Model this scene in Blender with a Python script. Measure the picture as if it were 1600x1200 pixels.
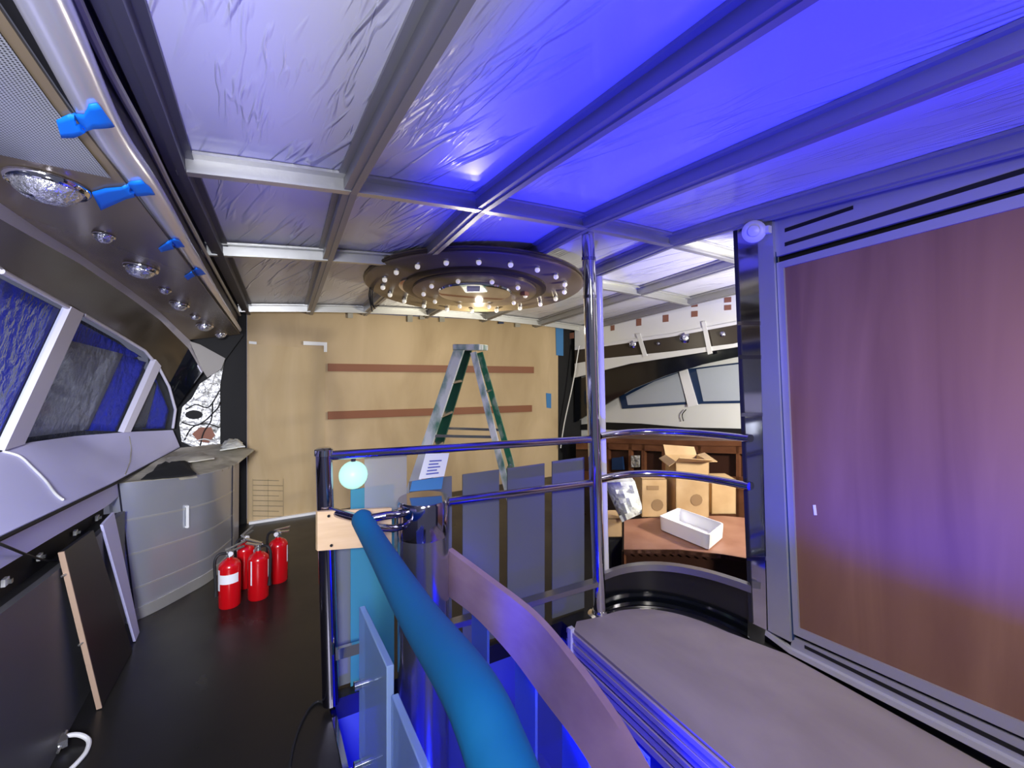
import bpy, bmesh, math, random
from mathutils import Vector, Matrix
from mathutils.bvhtree import BVHTree
from mathutils.geometry import tessellate_polygon

random.seed(7)
for o in list(bpy.data.objects):
    bpy.data.objects.remove(o, do_unlink=True)
SC = bpy.context.scene
COL = SC.collection

# ------------------------------------------------------------------ camera
H = 1.65
F = 715.0
TH = math.atan(400.0 / 715.0)
CT, ST = math.cos(TH), math.sin(TH)
HOR = 556.0
cam_d = bpy.data.cameras.new('camera')
cam = bpy.data.objects.new('camera', cam_d)
COL.objects.link(cam)
cam.location = (0, 0, H)
cam.rotation_euler = (math.pi / 2, 0, -TH)
cam_d.sensor_width = 36.0
cam_d.lens = F / 1600.0 * 36.0
cam_d.shift_y = (HOR - 600.0) / 1600.0
cam_d.clip_start = 0.02
SC.camera = cam

# ------------------------------------------------------------------ view + world + lights
SC.view_settings.view_transform = 'Standard'
SC.view_settings.look = 'None'
SC.view_settings.gamma = 1.0
SC.view_settings.use_curve_mapping = False
SC.view_settings.exposure = 0.0

W = bpy.data.worlds.new('world')
SC.world = W
W.use_nodes = True
wn = W.node_tree.nodes
wn['Background'].inputs['Color'].default_value = (0.66, 0.68, 0.95, 1)
wn['Background'].inputs['Strength'].default_value = 0.16


def lamp(name, kind, loc, power, color, size=0.1, target=None, spot=None, blend=0.5, size_y=None, spread=None):
    d = bpy.data.lights.new(name, kind)
    d.energy = power
    d.color = color
    if kind == 'AREA':
        d.size = size
        if size_y:
            d.shape = 'RECTANGLE'
            d.size_y = size_y
        if spread:
            d.spread = spread
    else:
        d.shadow_soft_size = size
    if kind == 'SPOT':
        d.spot_size = spot
        d.spot_blend = blend
    o = bpy.data.objects.new(name, d)
    COL.objects.link(o)
    o.location = loc
    if target is not None:
        v = Vector(target) - Vector(loc)
        o.rotation_euler = v.to_track_quat('-Z', 'Y').to_euler()
    return o


# work lamp in the far right of the saloon, behind the cabinet
lamp('work_lamp_light', 'POINT', (3.65, 1.15, 1.45), 270, (1.0, 0.96, 0.86), 0.12)
# ring light of the oval ceiling fitting
lamp('ceiling_fitting_light', 'POINT', (1.8, 3.85, 1.86), 20, (1.0, 0.9, 0.7), 0.03)
# fill light added behind the camera to brighten the left side
lamp('rear_left_fill', 'AREA', (-0.6, -1.3, 2.2), 88, (0.88, 0.9, 1.0), 0.9, target=(-1.5, 2.3, 0.85), size_y=0.5, spread=math.radians(80))
# unseen fill added behind the camera, aimed down at landing and wood panel
lamp('landing_fill', 'AREA', (1.0, -1.0, 2.3), 20, (1.0, 0.94, 0.82), 0.4, target=(2.5, 1.1, 0.8), spread=math.radians(80))
# added spot, out of view, that lifts the left of the ceiling
lamp('left_ceiling_fill', 'SPOT', (-0.1, -0.4, 0.9), 205, (0.85, 0.85, 0.97), 0.15, target=(-0.4, 0.8, 2.5), spot=math.radians(64), blend=1.0)
# blue lamps down in the stairwell
lamp('stairwell_blue_light', 'SPOT', (1.15, 0.95, -0.36), 250, (0.006, 0.008, 1.0), 0.05, target=(2.05, 0.6, 1.9), spot=math.radians(130), blend=0.6)
lamp('stairwell_side_blue_light', 'SPOT', (0.42, 1.0, -0.3), 330, (0.006, 0.01, 1.0), 0.06, target=(0.93, 1.1, 0.45), spot=math.radians(70), blend=0.4)
lamp('stairwell_low_blue_light', 'POINT', (0.8, 1.1, -1.1), 40, (0.002, 0.006, 1.0), 0.08)


# ------------------------------------------------------------------ pixel to place helpers
def ray(px, py):
    a = (px - 800.0) / F
    c = (HOR - py) / F
    return Vector((a * CT + ST, CT - a * ST, c))


CAM = Vector((0, 0, H))


def PD(px, py, d):
    return CAM + ray(px, py) * d


def PX(px, py, x):
    r = ray(px, py)
    return CAM + r * (x / r.x)


def PY(px, py, y):
    r = ray(px, py)
    return CAM + r * (y / r.y)


def PZ(px, py, z):
    r = ray(px, py)
    return CAM + r * ((z - H) / r.z)


def PL(px, py, A, B, off=0.0):
    """hit the upright plane through plan points A and B, moved off towards the room"""
    A = Vector(A)
    B = Vector(B)
    t = (B - A).normalized()
    n = Vector((t.y, -t.x, 0))
    if n.dot(Vector((A.x, A.y, 0))) > 0:
        n = -n
    q = Vector((A.x, A.y, 0)) + n * off
    r = ray(px, py)
    return CAM + r * ((q - Vector((0, 0, 0))).dot(n) / r.dot(n))


def zc(x, y):
    """height of the cambered ceiling"""
    yy = min(y, 5.3)
    s = 0.107
    if yy >= 2.2:
        z = 2.17 + (5.2 - yy) * s
    else:
        u = 2.2 - yy
        z = 2.491 + 0.02 * min(u, 0.6)
    return z - 0.019 * (x - 1.4) ** 2


# ------------------------------------------------------------------ materials
MATS = {}


def mat(name, color, rough=0.5, metal=0.0, coat=0.0, emis=None, es=0.0, trans=0.0, alpha=1.0, ior=1.45, spec=0.5):
    m = bpy.data.materials.new(name)
    m.use_nodes = True
    b = m.node_tree.nodes['Principled BSDF']
    b.inputs['Base Color'].default_value = (*color, 1)
    b.inputs['Roughness'].default_value = rough
    b.inputs['Metallic'].default_value = metal
    b.inputs['Coat Weight'].default_value = coat
    b.inputs['Coat Roughness'].default_value = 0.08
    b.inputs['IOR'].default_value = ior
    b.inputs['Specular IOR Level'].default_value = spec
    b.inputs['Transmission Weight'].default_value = trans
    b.inputs['Alpha'].default_value = alpha
    if emis:
        b.inputs['Emission Color'].default_value = (*emis, 1)
        b.inputs['Emission Strength'].default_value = es
    MATS[name] = m
    return m


def nodes(m):
    nt = m.node_tree
    return nt, nt.nodes['Principled BSDF']


def coords(nt, scale=(1, 1, 1), rot=(0, 0, 0)):
    tc = nt.nodes.new('ShaderNodeTexCoord')
    mp = nt.nodes.new('ShaderNodeMapping')
    mp.inputs['Scale'].default_value = scale
    mp.inputs['Rotation'].default_value = rot
    nt.links.new(tc.outputs['Object'], mp.inputs['Vector'])
    return mp.outputs['Vector']


def ramp(nt, fac, stops):
    r = nt.nodes.new('ShaderNodeValToRGB')
    el = r.color_ramp.elements
    while len(el) < len(stops):
        el.new(0.5)
    for e, (p, c) in zip(el, stops):
        e.position = p
        e.color = (*c, 1)
    nt.links.new(fac, r.inputs['Fac'])
    return r.outputs['Color']


def noise(nt, vec, scale, detail=4, dist=0.0, rough=0.5):
    n = nt.nodes.new('ShaderNodeTexNoise')
    n.inputs['Scale'].default_value = scale
    n.inputs['Detail'].default_value = detail
    n.inputs['Distortion'].default_value = dist
    n.inputs['Roughness'].default_value = rough
    nt.links.new(vec, n.inputs['Vector'])
    return n.outputs['Fac']


def mottle(m, c1, c2, scale=3, sc=(1, 1, 1), rot=(0, 0, 0), detail=5, dist=0.0, lo=0.3, hi=0.7):
    nt, b = nodes(m)
    v = coords(nt, sc, rot)
    f = noise(nt, v, scale, detail, dist)
    nt.links.new(ramp(nt, f, [(lo, c1), (hi, c2)]), b.inputs['Base Color'])
    return m


def bump(m, fac, strength=0.3, dist=0.01):
    nt, b = nodes(m)
    bn = nt.nodes.new('ShaderNodeBump')
    bn.inputs['Strength'].default_value = strength
    bn.inputs['Distance'].default_value = dist
    nt.links.new(fac, bn.inputs['Height'])
    nt.links.new(bn.outputs['Normal'], b.inputs['Normal'])


def noise_bump(m, scale, strength=0.3, dist=0.01, sc=(1, 1, 1), rot=(0, 0, 0), detail=3):
    nt, b = nodes(m)
    v = coords(nt, sc, rot)
    bump(m, noise(nt, v, scale, detail), strength, dist)
    return m


def rough_noise(m, scale, lo, hi, sc=(1, 1, 1)):
    nt, b = nodes(m)
    v = coords(nt, sc)
    f = noise(nt, v, scale, 4)
    mr = nt.nodes.new('ShaderNodeMapRange')
    mr.inputs['From Min'].default_value = 0.3
    mr.inputs['From Max'].default_value = 0.7
    mr.inputs['To Min'].default_value = lo
    mr.inputs['To Max'].default_value = hi
    nt.links.new(f, mr.inputs['Value'])
    nt.links.new(mr.outputs['Result'], b.inputs['Roughness'])
    return m


def crease_coords(nt, ang, sc):
    """object coordinates turned by ang and only then stretched"""
    v = coords(nt, (1, 1, 1), (0, 0, ang))
    mp = nt.nodes.new('ShaderNodeMapping')
    mp.inputs['Scale'].default_value = sc
    nt.links.new(v, mp.inputs['Vector'])
    return mp.outputs['Vector']


def creases(nt, ang, across, along, width, gate_scale, lo):
    """thin ridges running along one direction, present only in patches"""
    n1 = noise(nt, crease_coords(nt, ang, (across, along, 1)), 1.0, 2, 0.25)
    a = nt.nodes.new('ShaderNodeMath'); a.operation = 'SUBTRACT'; a.inputs[1].default_value = 0.5
    nt.links.new(n1, a.inputs[0])
    ab = nt.nodes.new('ShaderNodeMath'); ab.operation = 'ABSOLUTE'
    nt.links.new(a.outputs[0], ab.inputs[0])
    mr = nt.nodes.new('ShaderNodeMapRange')
    mr.interpolation_type = 'SMOOTHSTEP'
    mr.inputs['From Max'].default_value = width
    mr.inputs['To Min'].default_value = 1.0
    mr.inputs['To Max'].default_value = 0.0
    nt.links.new(ab.outputs[0], mr.inputs['Value'])
    n2 = noise(nt, crease_coords(nt, ang, (gate_scale, gate_scale * 0.45, 1)), 1.0, 2)
    gate = nt.nodes.new('ShaderNodeMapRange')
    gate.inputs['From Min'].default_value = lo
    gate.inputs['From Max'].default_value = lo + 0.12
    nt.links.new(n2, gate.inputs['Value'])
    mu = nt.nodes.new('ShaderNodeMath'); mu.operation = 'MULTIPLY'
    nt.links.new(mr.outputs['Result'], mu.inputs[0])
    nt.links.new(gate.outputs['Result'], mu.inputs[1])
    return mu.outputs[0]


def wrinkled(m, ang, strength=0.6, dist=0.02):
    """shrink film: long thin creases in two sizes"""
    nt, b = nodes(m)
    c1 = creases(nt, ang, 9.0, 0.9, 0.045, 2.2, 0.46)
    c2 = creases(nt, ang + 0.22, 20.0, 2.2, 0.06, 3.0, 0.52)
    h = nt.nodes.new('ShaderNodeMath'); h.operation = 'MULTIPLY'; h.inputs[1].default_value = 0.45
    nt.links.new(c2, h.inputs[0])
    ad2 = nt.nodes.new('ShaderNodeMath'); ad2.operation = 'ADD'
    nt.links.new(c1, ad2.inputs[0])
    nt.links.new(h.outputs[0], ad2.inputs[1])
    bump(m, ad2.outputs[0], strength, dist)
    return m


M = MATS
mat('black_laminate', (0.01, 0.0095, 0.0095), 0.34, spec=0.5)
rough_noise(M['black_laminate'], 2.5, 0.26, 0.42)
mat('grey_laminate', (0.1, 0.1, 0.106), 0.42)
noise_bump(M['grey_laminate'], 30, 0.08, 0.002, (0.2, 1, 6))
mat('board_black', (0.012, 0.013, 0.017), 0.42)
mat('matte_black', (0.004, 0.004, 0.005), 0.7)
mat('gloss_black', (0.004, 0.005, 0.008), 0.12, coat=0.4)
mat('chipboard_edge', (0.42, 0.29, 0.2), 0.7)
mat('chrome', (0.72, 0.72, 0.76), 0.07, 1.0)
mat('dark_chrome', (0.42, 0.4, 0.5), 0.1, 1.0)
mat('brushed_steel', (0.5, 0.52, 0.57), 0.3, 0.7)
noise_bump(M['brushed_steel'], 40, 0.05, 0.001, (0.3, 0.3, 12))
mat('satin_aluminium', (0.42, 0.42, 0.44), 0.38, 1.0)
mat('beam_metal', (0.36, 0.36, 0.37), 0.4, 0.5)
mat('bright_aluminium', (0.6, 0.6, 0.57), 0.36, 0.7)
noise_bump(M['bright_aluminium'], 60, 0.25, 0.002)
mat('film_white', (0.72, 0.72, 0.76), 0.3, coat=0.3)
wrinkled(M['film_white'], math.radians(-16), 0.8, 0.014)
mat('fascia_dark', (0.03, 0.03, 0.045), 0.3, 0.4)
mat('bronze_mirror', (0.25, 0.195, 0.12), 0.24, 0.25, spec=0.3)
mat('bronze_fascia', (0.11, 0.085, 0.055), 0.25, 0.4)
mat('lavender_trim', (0.62, 0.6, 0.72), 0.35)
mat('trim_taupe', (0.3, 0.28, 0.26), 0.5)
mat('column_steel', (0.42, 0.41, 0.43), 0.2, 0.9)
mat('dark_beam', (0.09, 0.09, 0.11), 0.4, 0.3)
mat('console_cover', (0.58, 0.57, 0.84), 0.42)
noise_bump(M['console_cover'], 5, 0.15, 0.01)
mat('white_paint', (0.8, 0.8, 0.78), 0.45)
mat('white_gloss', (0.82, 0.82, 0.84), 0.2, coat=0.5)
mat('offwhite', (0.66, 0.66, 0.6), 0.6)
mat('ply_pale', (0.5, 0.38, 0.22), 0.6)
mottle(M['ply_pale'], (0.42, 0.3, 0.155), (0.6, 0.45, 0.26), 1.6, (1.3, 1, 0.5), detail=7, dist=0.6)
mat('ply_door', (0.5, 0.38, 0.22), 0.6)
mottle(M['ply_door'], (0.46, 0.33, 0.16), (0.57, 0.43, 0.24), 2.2, (1.6, 1, 0.35), detail=6, dist=0.8)
mat('red_batten', (0.24, 0.085, 0.035), 0.55)
mat('pencil', (0.2, 0.17, 0.1), 0.8)
mat('ply_block', (0.72, 0.52, 0.36), 0.65)
mottle(M['ply_block'], (0.74, 0.5, 0.26), (0.86, 0.62, 0.36), 9, (0.4, 1, 3), detail=4)
mat('tape_blue', (0.0, 0.18, 0.85), 0.6)
mat('tape_dull_blue', (0.05, 0.2, 0.45), 0.6)
mat('tape_white', (0.85, 0.85, 0.83), 0.6)
mat('window_glass', (0.85, 0.9, 0.95), 0.03, trans=1.0, ior=1.1)
mat('film_blue', (0.0, 0.014, 0.42), 0.16, spec=0.28)
noise_bump(M['film_blue'], 13, 0.8, 0.05, detail=4)
mat('film_grey', (0.2, 0.2, 0.25), 0.28, coat=0.4)
noise_bump(M['film_grey'], 11, 1.0, 0.05, detail=5)
mat('film_dark', (0.03, 0.035, 0.06), 0.25, coat=0.4)
noise_bump(M['film_dark'], 9, 0.6, 0.03)
mat('red_paint', (0.55, 0.004, 0.008), 0.22, coat=0.5)
mat('valve_metal', (0.6, 0.6, 0.58), 0.25, 0.9)
mat('rubber', (0.012, 0.012, 0.013), 0.6)
mat('paper', (0.8, 0.8, 0.82), 0.7)
mat('ladder_green', (0.02, 0.14, 0.085), 0.45)
mottle(M['ladder_green'], (0.015, 0.13, 0.075), (0.3, 0.36, 0.32), 9, (1, 1, 0.6), detail=5, lo=0.5, hi=0.66)
mat('ladder_splashed', (0.4, 0.44, 0.42), 0.45)
mottle(M['ladder_splashed'], (0.12, 0.27, 0.2), (0.75, 0.77, 0.76), 8, (1, 1, 0.5), detail=5, lo=0.38, hi=0.56)
mat('ladder_dark', (0.012, 0.085, 0.05), 0.4)
mat('foam_teal', (0.0, 0.15, 0.36), 0.8)
noise_bump(M['foam_teal'], 60, 0.2, 0.003)
mat('pink_wood', (0.55, 0.36, 0.4), 0.5)
mottle(M['pink_wood'], (0.42, 0.27, 0.34), (0.5, 0.34, 0.4), 6, (1, 1, 3), detail=4)
mat('frosted_panel', (0.16, 0.175, 0.2), 0.3, coat=0.15)
mat('clear_acrylic', (0.45, 0.62, 0.9), 0.12, trans=0.55, alpha=1.0, ior=1.2)
mat('blue_acrylic', (0.1, 0.25, 0.8), 0.15, trans=0.25, ior=1.3)
mat('teal_film', (0.1, 0.45, 0.6), 0.3, trans=0.5, ior=1.05)
mat('haze_film', (0.75, 0.77, 0.8), 0.25, trans=0.6, ior=1.05)
mat('stair_lit_blue', (0.07, 0.09, 0.5), 0.35)  # blue of the stairwell lamps is put into this base colour
mat('landing_board', (0.33, 0.28, 0.27), 0.55)
mottle(M['landing_board'], (0.27, 0.23, 0.225), (0.4, 0.345, 0.33), 2.2, (1, 0.5, 1), rot=(0, 0, 0.3), detail=7, dist=0.5)
mat('riser_layer', (0.5, 0.42, 0.55), 0.4)
mat('wood_door', (0.2, 0.1, 0.06), 0.5)
mottle(M['wood_door'], (0.14, 0.064, 0.04), (0.25, 0.132, 0.082), 1.4, (2.4, 3.0, 0.35), detail=8, dist=0.9, lo=0.25, hi=0.75)
mat('cabinet_metal', (0.4, 0.4, 0.47), 0.36, 0.45)
mat('lip_metal', (0.48, 0.48, 0.52), 0.35, 0.25)
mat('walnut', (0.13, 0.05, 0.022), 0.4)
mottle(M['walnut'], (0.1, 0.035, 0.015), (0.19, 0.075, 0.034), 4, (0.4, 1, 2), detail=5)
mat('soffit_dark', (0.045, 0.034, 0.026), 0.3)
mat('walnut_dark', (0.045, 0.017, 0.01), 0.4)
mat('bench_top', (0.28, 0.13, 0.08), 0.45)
mottle(M['bench_top'], (0.23, 0.1, 0.06), (0.34, 0.17, 0.11), 5, detail=5)
mat('cardboard', (0.5, 0.33, 0.17), 0.75)
mottle(M['cardboard'], (0.44, 0.28, 0.13), (0.56, 0.38, 0.2), 5)
mat('card_print', (0.28, 0.17, 0.08), 0.8)
mat('bag_white', (0.75, 0.77, 0.7), 0.5)
noise_bump(M['bag_white'], 12, 0.9, 0.03, detail=4)
mat('window_frost', (0.42, 0.46, 0.52), 0.25, coat=0.3)
mat('hull_white', (0.7, 0.71, 0.69), 0.45)
mat('navy', (0.01, 0.03, 0.09), 0.35)
mat('rust', (0.28, 0.12, 0.08), 0.7)
mat('cable_white', (0.7, 0.7, 0.68), 0.5)
mat('foil', (0.78, 0.78, 0.78), 0.3, 0.6)
mottle(M['foil'], (0.3, 0.3, 0.28), (0.9, 0.9, 0.88), 14, detail=6, dist=1.0, lo=0.35, hi=0.55)
noise_bump(M['foil'], 18, 0.9, 0.03, detail=5)
mat('tan_paper', (0.42, 0.38, 0.29), 0.6)
mottle(M['tan_paper'], (0.22, 0.2, 0.15), (0.6, 0.57, 0.47), 5, detail=5, dist=0.5)
mat('cloth_black', (0.006, 0.006, 0.007), 0.9)
mat('ink', (0.1, 0.12, 0.45), 0.8)
mat('globe_glow', (0.25, 0.4, 0.36), 0.4, emis=(0.55, 1.0, 0.85), es=0.85)
mat('bulb_glow', (1, 0.95, 0.85), 0.3, emis=(1, 0.93, 0.82), es=0.35)
mat('lens', (0.75, 0.75, 0.78), 0.12, 0.85)
noise_bump(M['lens'], 35, 0.8, 0.02, detail=4)
mat('lamp_glass', (0.9, 0.9, 0.92), 0.15, emis=(1, 0.97, 0.9), es=0.15)
mat('led_blue', (0.1, 0.1, 0.9), 0.3, emis=(0.02, 0.04, 1.0), es=1.5)
mat('knob_white', (0.6, 0.6, 0.72), 0.35)



def clear(name, tint, clearness, body, rough=0.1, gloss=0.08):
    """thin clear sheet: mostly lets light straight through, with a sheen and some milky body"""
    m = MATS[name]
    nt = m.node_tree
    b = nt.nodes['Principled BSDF']
    b.inputs['Transmission Weight'].default_value = 0
    b.inputs['Base Color'].default_value = (*body, 1)
    b.inputs['Roughness'].default_value = rough
    tr = nt.nodes.new('ShaderNodeBsdfTransparent')
    tr.inputs['Color'].default_value = (*tint, 1)
    mx = nt.nodes.new('ShaderNodeMixShader')
    mx.inputs['Fac'].default_value = clearness
    nt.links.new(b.outputs[0], mx.inputs[1])
    nt.links.new(tr.outputs[0], mx.inputs[2])
    nt.links.new(mx.outputs[0], nt.nodes['Material Output'].inputs['Surface'])


clear('window_glass', (0.95, 0.97, 1.0), 0.97, (0.6, 0.62, 0.7))
clear('clear_acrylic', (0.75, 0.85, 1.0), 0.45, (0.35, 0.5, 0.75))
clear('blue_acrylic', (0.5, 0.65, 1.0), 0.4, (0.25, 0.4, 0.8))
clear('teal_film', (0.55, 0.85, 0.95), 0.5, (0.1, 0.4, 0.55))
clear('haze_film', (0.9, 0.9, 0.92), 0.55, (0.5, 0.52, 0.54))

# perforated metal: rows of small dark holes in a pale sheet
gm = mat('perforated_metal', (0.5, 0.55, 0.58), 0.3, 0.5)
nt, b = nodes(gm)
uv = nt.nodes.new('ShaderNodeUVMap')
sep = nt.nodes.new('ShaderNodeSeparateXYZ')
nt.links.new(uv.outputs['UV'], sep.inputs[0])
d2 = []
for ax in ('X', 'Y'):
    mu = nt.nodes.new('ShaderNodeMath'); mu.operation = 'MULTIPLY'; mu.inputs[1].default_value = 150.0
    nt.links.new(sep.outputs[ax], mu.inputs[0])
    fr = nt.nodes.new('ShaderNodeMath'); fr.operation = 'FRACT'
    nt.links.new(mu.outputs[0], fr.inputs[0])
    su = nt.nodes.new('ShaderNodeMath'); su.operation = 'SUBTRACT'; su.inputs[1].default_value = 0.5
    nt.links.new(fr.outputs[0], su.inputs[0])
    pw = nt.nodes.new('ShaderNodeMath'); pw.operation = 'MULTIPLY'
    nt.links.new(su.outputs[0], pw.inputs[0]); nt.links.new(su.outputs[0], pw.inputs[1])
    d2.append(pw)
ad = nt.nodes.new('ShaderNodeMath'); ad.operation = 'ADD'
nt.links.new(d2[0].outputs[0], ad.inputs[0]); nt.links.new(d2[1].outputs[0], ad.inputs[1])
gt = nt.nodes.new('ShaderNodeMath'); gt.operation = 'GREATER_THAN'; gt.inputs[1].default_value = 0.085
nt.links.new(ad.outputs[0], gt.inputs[0])
nt.links.new(ramp(nt, gt.outputs[0], [(0.0, (0.012, 0.012, 0.012)), (1.0, (0.5, 0.52, 0.52))]), b.inputs['Base Color'])


# ------------------------------------------------------------------ mesh builder
def V(*a):
    return Vector(a)


class MB:
    def __init__(s):
        s.v = []
        s.f = []
        s.uv = None
        s.smooth = []

    def add(s, vs, fs, smooth=False):
        k = len(s.v)
        s.v += [Vector(p) for p in vs]
        for f in fs:
            s.f.append([i + k for i in f])
            s.smooth.append(smooth)
        return s

    def box(s, c, size, rz=0.0, axes=None):
        c = Vector(c)
        if axes is None:
            ax = (V(math.cos(rz), math.sin(rz), 0), V(-math.sin(rz), math.cos(rz), 0), V(0, 0, 1))
        else:
            ax = axes
        h = [x * 0.5 for x in size]
        vs = []
        for sx in (-1, 1):
            for sy in (-1, 1):
                for sz in (-1, 1):
                    vs.append(c + ax[0] * h[0] * sx + ax[1] * h[1] * sy + ax[2] * h[2] * sz)
        fs = [(0, 1, 3, 2), (4, 6, 7, 5), (0, 4, 5, 1), (2, 3, 7, 6), (0, 2, 6, 4), (1, 5, 7, 3)]
        return s.add(vs, fs)

    def bar(s, p, q, w, h, up=(0, 0, 1)):
        """rectangular bar from p to q: w sideways, h along up"""
        p = Vector(p); q = Vector(q)
        d = (q - p)
        L = d.length
        d.normalize()
        side = d.cross(Vector(up)).normalized()
        u = side.cross(d).normalized()
        return s.box((p + q) * 0.5, (L, w, h), axes=(d, side, u))

    def prism(s, poly, vec, smooth=False):
        """polygon extruded along vec, closed"""
        poly = [Vector(p) for p in poly]
        vec = Vector(vec)
        n = len(poly)
        tri = tessellate_polygon([poly])
        vs = poly + [p + vec for p in poly]
        fs = [tuple(t) for t in tri] + [tuple(i + n for i in reversed(t)) for t in tri]
        for i in range(n):
            j = (i + 1) % n
            fs.append((i, j, j + n, i + n))
        return s.add(vs, fs, smooth)

    def tube(s, pts, r, n=16, cap=True):
        pts = [Vector(p) for p in pts]
        m = len(pts)
        rr = r if isinstance(r, (list, tuple)) else [r] * m
        t0 = (pts[1] - pts[0]).normalized()
        ref = V(0, 0, 1) if abs(t0.z) < 0.9 else V(1, 0, 0)
        u = t0.cross(ref).normalized()
        vs = []
        for i in range(m):
            if i == 0:
                t = t0
            elif i == m - 1:
                t = (pts[-1] - pts[-2]).normalized()
            else:
                t = ((pts[i + 1] - pts[i]).normalized() + (pts[i] - pts[i - 1]).normalized()).normalized()
            u = (u - t * u.dot(t)).normalized()
            w = t.cross(u)
            for k in range(n):
                a = 2 * math.pi * k / n
                vs.append(pts[i] + (u * math.cos(a) + w * math.sin(a)) * rr[i])
        fs = []
        for i in range(m - 1):
            for k in range(n):
                k2 = (k + 1) % n
                fs.append((i * n + k, i * n + k2, (i + 1) * n + k2, (i + 1) * n + k))
        s.add(vs, fs, True)
        if cap:
            k0 = len(s.v) - len(vs)
            s.f.append([k0 + k for k in reversed(range(n))]); s.smooth.append(False)
            s.f.append([k0 + (m - 1) * n + k for k in range(n)]); s.smooth.append(False)
        return s

    def lathe(s, prof, c=(0, 0, 0), n=28, axes=None):
        """prof: list of (radius, height) spun about axis"""
        c = Vector(c)
        ax = axes or (V(1, 0, 0), V(0, 1, 0), V(0, 0, 1))
        vs = []
        for r, z in prof:
            for k in range(n):
                a = 2 * math.pi * k / n
                vs.append(c + ax[0] * (r * math.cos(a)) + ax[1] * (r * math.sin(a)) + ax[2] * z)
        fs = []
        m = len(prof)
        for i in range(m - 1):
            for k in range(n):
                k2 = (k + 1) % n
                fs.append((i * n + k, i * n + k2, (i + 1) * n + k2, (i + 1) * n + k))
        s.add(vs, fs, True)
        k0 = len(s.v) - len(vs)
        if prof[0][0] > 1e-5:
            s.f.append([k0 + k for k in reversed(range(n))]); s.smooth.append(False)
        if prof[-1][0] > 1e-5:
            s.f.append([k0 + (m - 1) * n + k for k in range(n)]); s.smooth.append(False)
        return s

    def sphere(s, c, r, n=16, m=10, sz=1.0):
        prof = []
        for i in range(m + 1):
            a = -math.pi / 2 + math.pi * i / m
            prof.append((max(1e-6, r * math.cos(a)), r * sz * math.sin(a)))
        return s.lathe(prof, c, n)

    def grid(s, rows, smooth=True):
        """rows: list of equal length point lists"""
        m = len(rows); n = len(rows[0])
        vs = [p for r in rows for p in r]
        fs = []
        for i in range(m - 1):
            for j in range(n - 1):
                fs.append((i * n + j, i * n + j + 1, (i + 1) * n + j + 1, (i + 1) * n + j))
        return s.add(vs, fs, smooth)

    def slab(s, rows, vec, smooth=True):
        """grid of points given a thickness along vec, closed"""
        vec = Vector(vec)
        m = len(rows); n = len(rows[0])
        A = [Vector(p) for r in rows for p in r]
        B = [p + vec for p in A]
        N = len(A)
        fs = []
        for i in range(m - 1):
            for j in range(n - 1):
                q = (i * n + j, i * n + j + 1, (i + 1) * n + j + 1, (i + 1) * n + j)
                fs.append(q)
                fs.append(tuple(x + N for x in reversed(q)))
        edge = [(0, j) for j in range(n)] + [(i, n - 1) for i in range(1, m)] + [(m - 1, j) for j in range(n - 2, -1, -1)] + [(i, 0) for i in range(m - 2, 0, -1)]
        ids = [i * n + j for i, j in edge]
        for a, b2 in zip(ids, ids[1:] + ids[:1]):
            fs.append((b2, a, a + N, b2 + N))
        return s.add(A + B, fs, smooth)

    def build(s, name, material, parent=None, bevel=0.0, solid=0.0, sharp=True):
        me = bpy.data.meshes.new(name)
        org = Vector((0, 0, 0))
        if parent is not None:
            org = world_loc(parent)
        elif s.v:
            xs = [p.x for p in s.v]; ys = [p.y for p in s.v]; zs = [p.z for p in s.v]
            org = V((min(xs) + max(xs)) / 2, (min(ys) + max(ys)) / 2, min(zs))
        me.from_pydata([tuple(p - org) for p in s.v], [], s.f)
        me.polygons.foreach_set('use_smooth', s.smooth)
        bm = bmesh.new(); bm.from_mesh(me)
        bmesh.ops.recalc_face_normals(bm, faces=bm.faces[:])
        bm.to_mesh(me); bm.free()
        if sharp:
            try:
                me.set_sharp_from_angle(angle=math.radians(42))
            except Exception:
                pass
        if s.uv:
            lay = me.uv_layers.new(name='UVMap')
            for l in me.loops:
                lay.data[l.index].uv = s.uv[l.vertex_index]
        me.materials.append(MATS[material] if isinstance(material, str) else material)
        me.update()
        o = bpy.data.objects.new(name, me)
        COL.objects.link(o)
        if parent is not None:
            o.parent = parent
        else:
            o.location = org
        if solid:
            md = o.modifiers.new('thickness', 'SOLIDIFY')
            md.thickness = solid
            md.offset = 0
        if bevel:
            md = o.modifiers.new('bevel', 'BEVEL')
            md.width = bevel
            md.segments = 2
            md.limit_method = 'ANGLE'
            md.angle_limit = math.radians(40)
        return o


def world_loc(o):
    p = Vector(o.location)
    while o.parent is not None:
        o = o.parent
        p = p + Vector(o.location)
    return p


def tag(o, label, cat, group=None):
    o['label'] = label
    o['category'] = cat
    if group:
        o['group'] = group
    return o


def thing(name, label, cat, loc=(0, 0, 0), group=None):
    o = bpy.data.objects.new(name, None)
    o.empty_display_size = 0.1
    COL.objects.link(o)
    o.location = loc
    return tag(o, label, cat, group)


def structure(o):
    o['kind'] = 'structure'
    return o


def copy_thing(root, loc, rz, label):
    r = root.copy(); COL.objects.link(r)
    r.location = loc; r.rotation_euler = (0, 0, rz); r['label'] = label
    for ch in list(root.children):
        c = ch.copy(); COL.objects.link(c); c.parent = r
        for g in list(ch.children):
            d = g.copy(); COL.objects.link(d); d.parent = c
    return r


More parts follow.
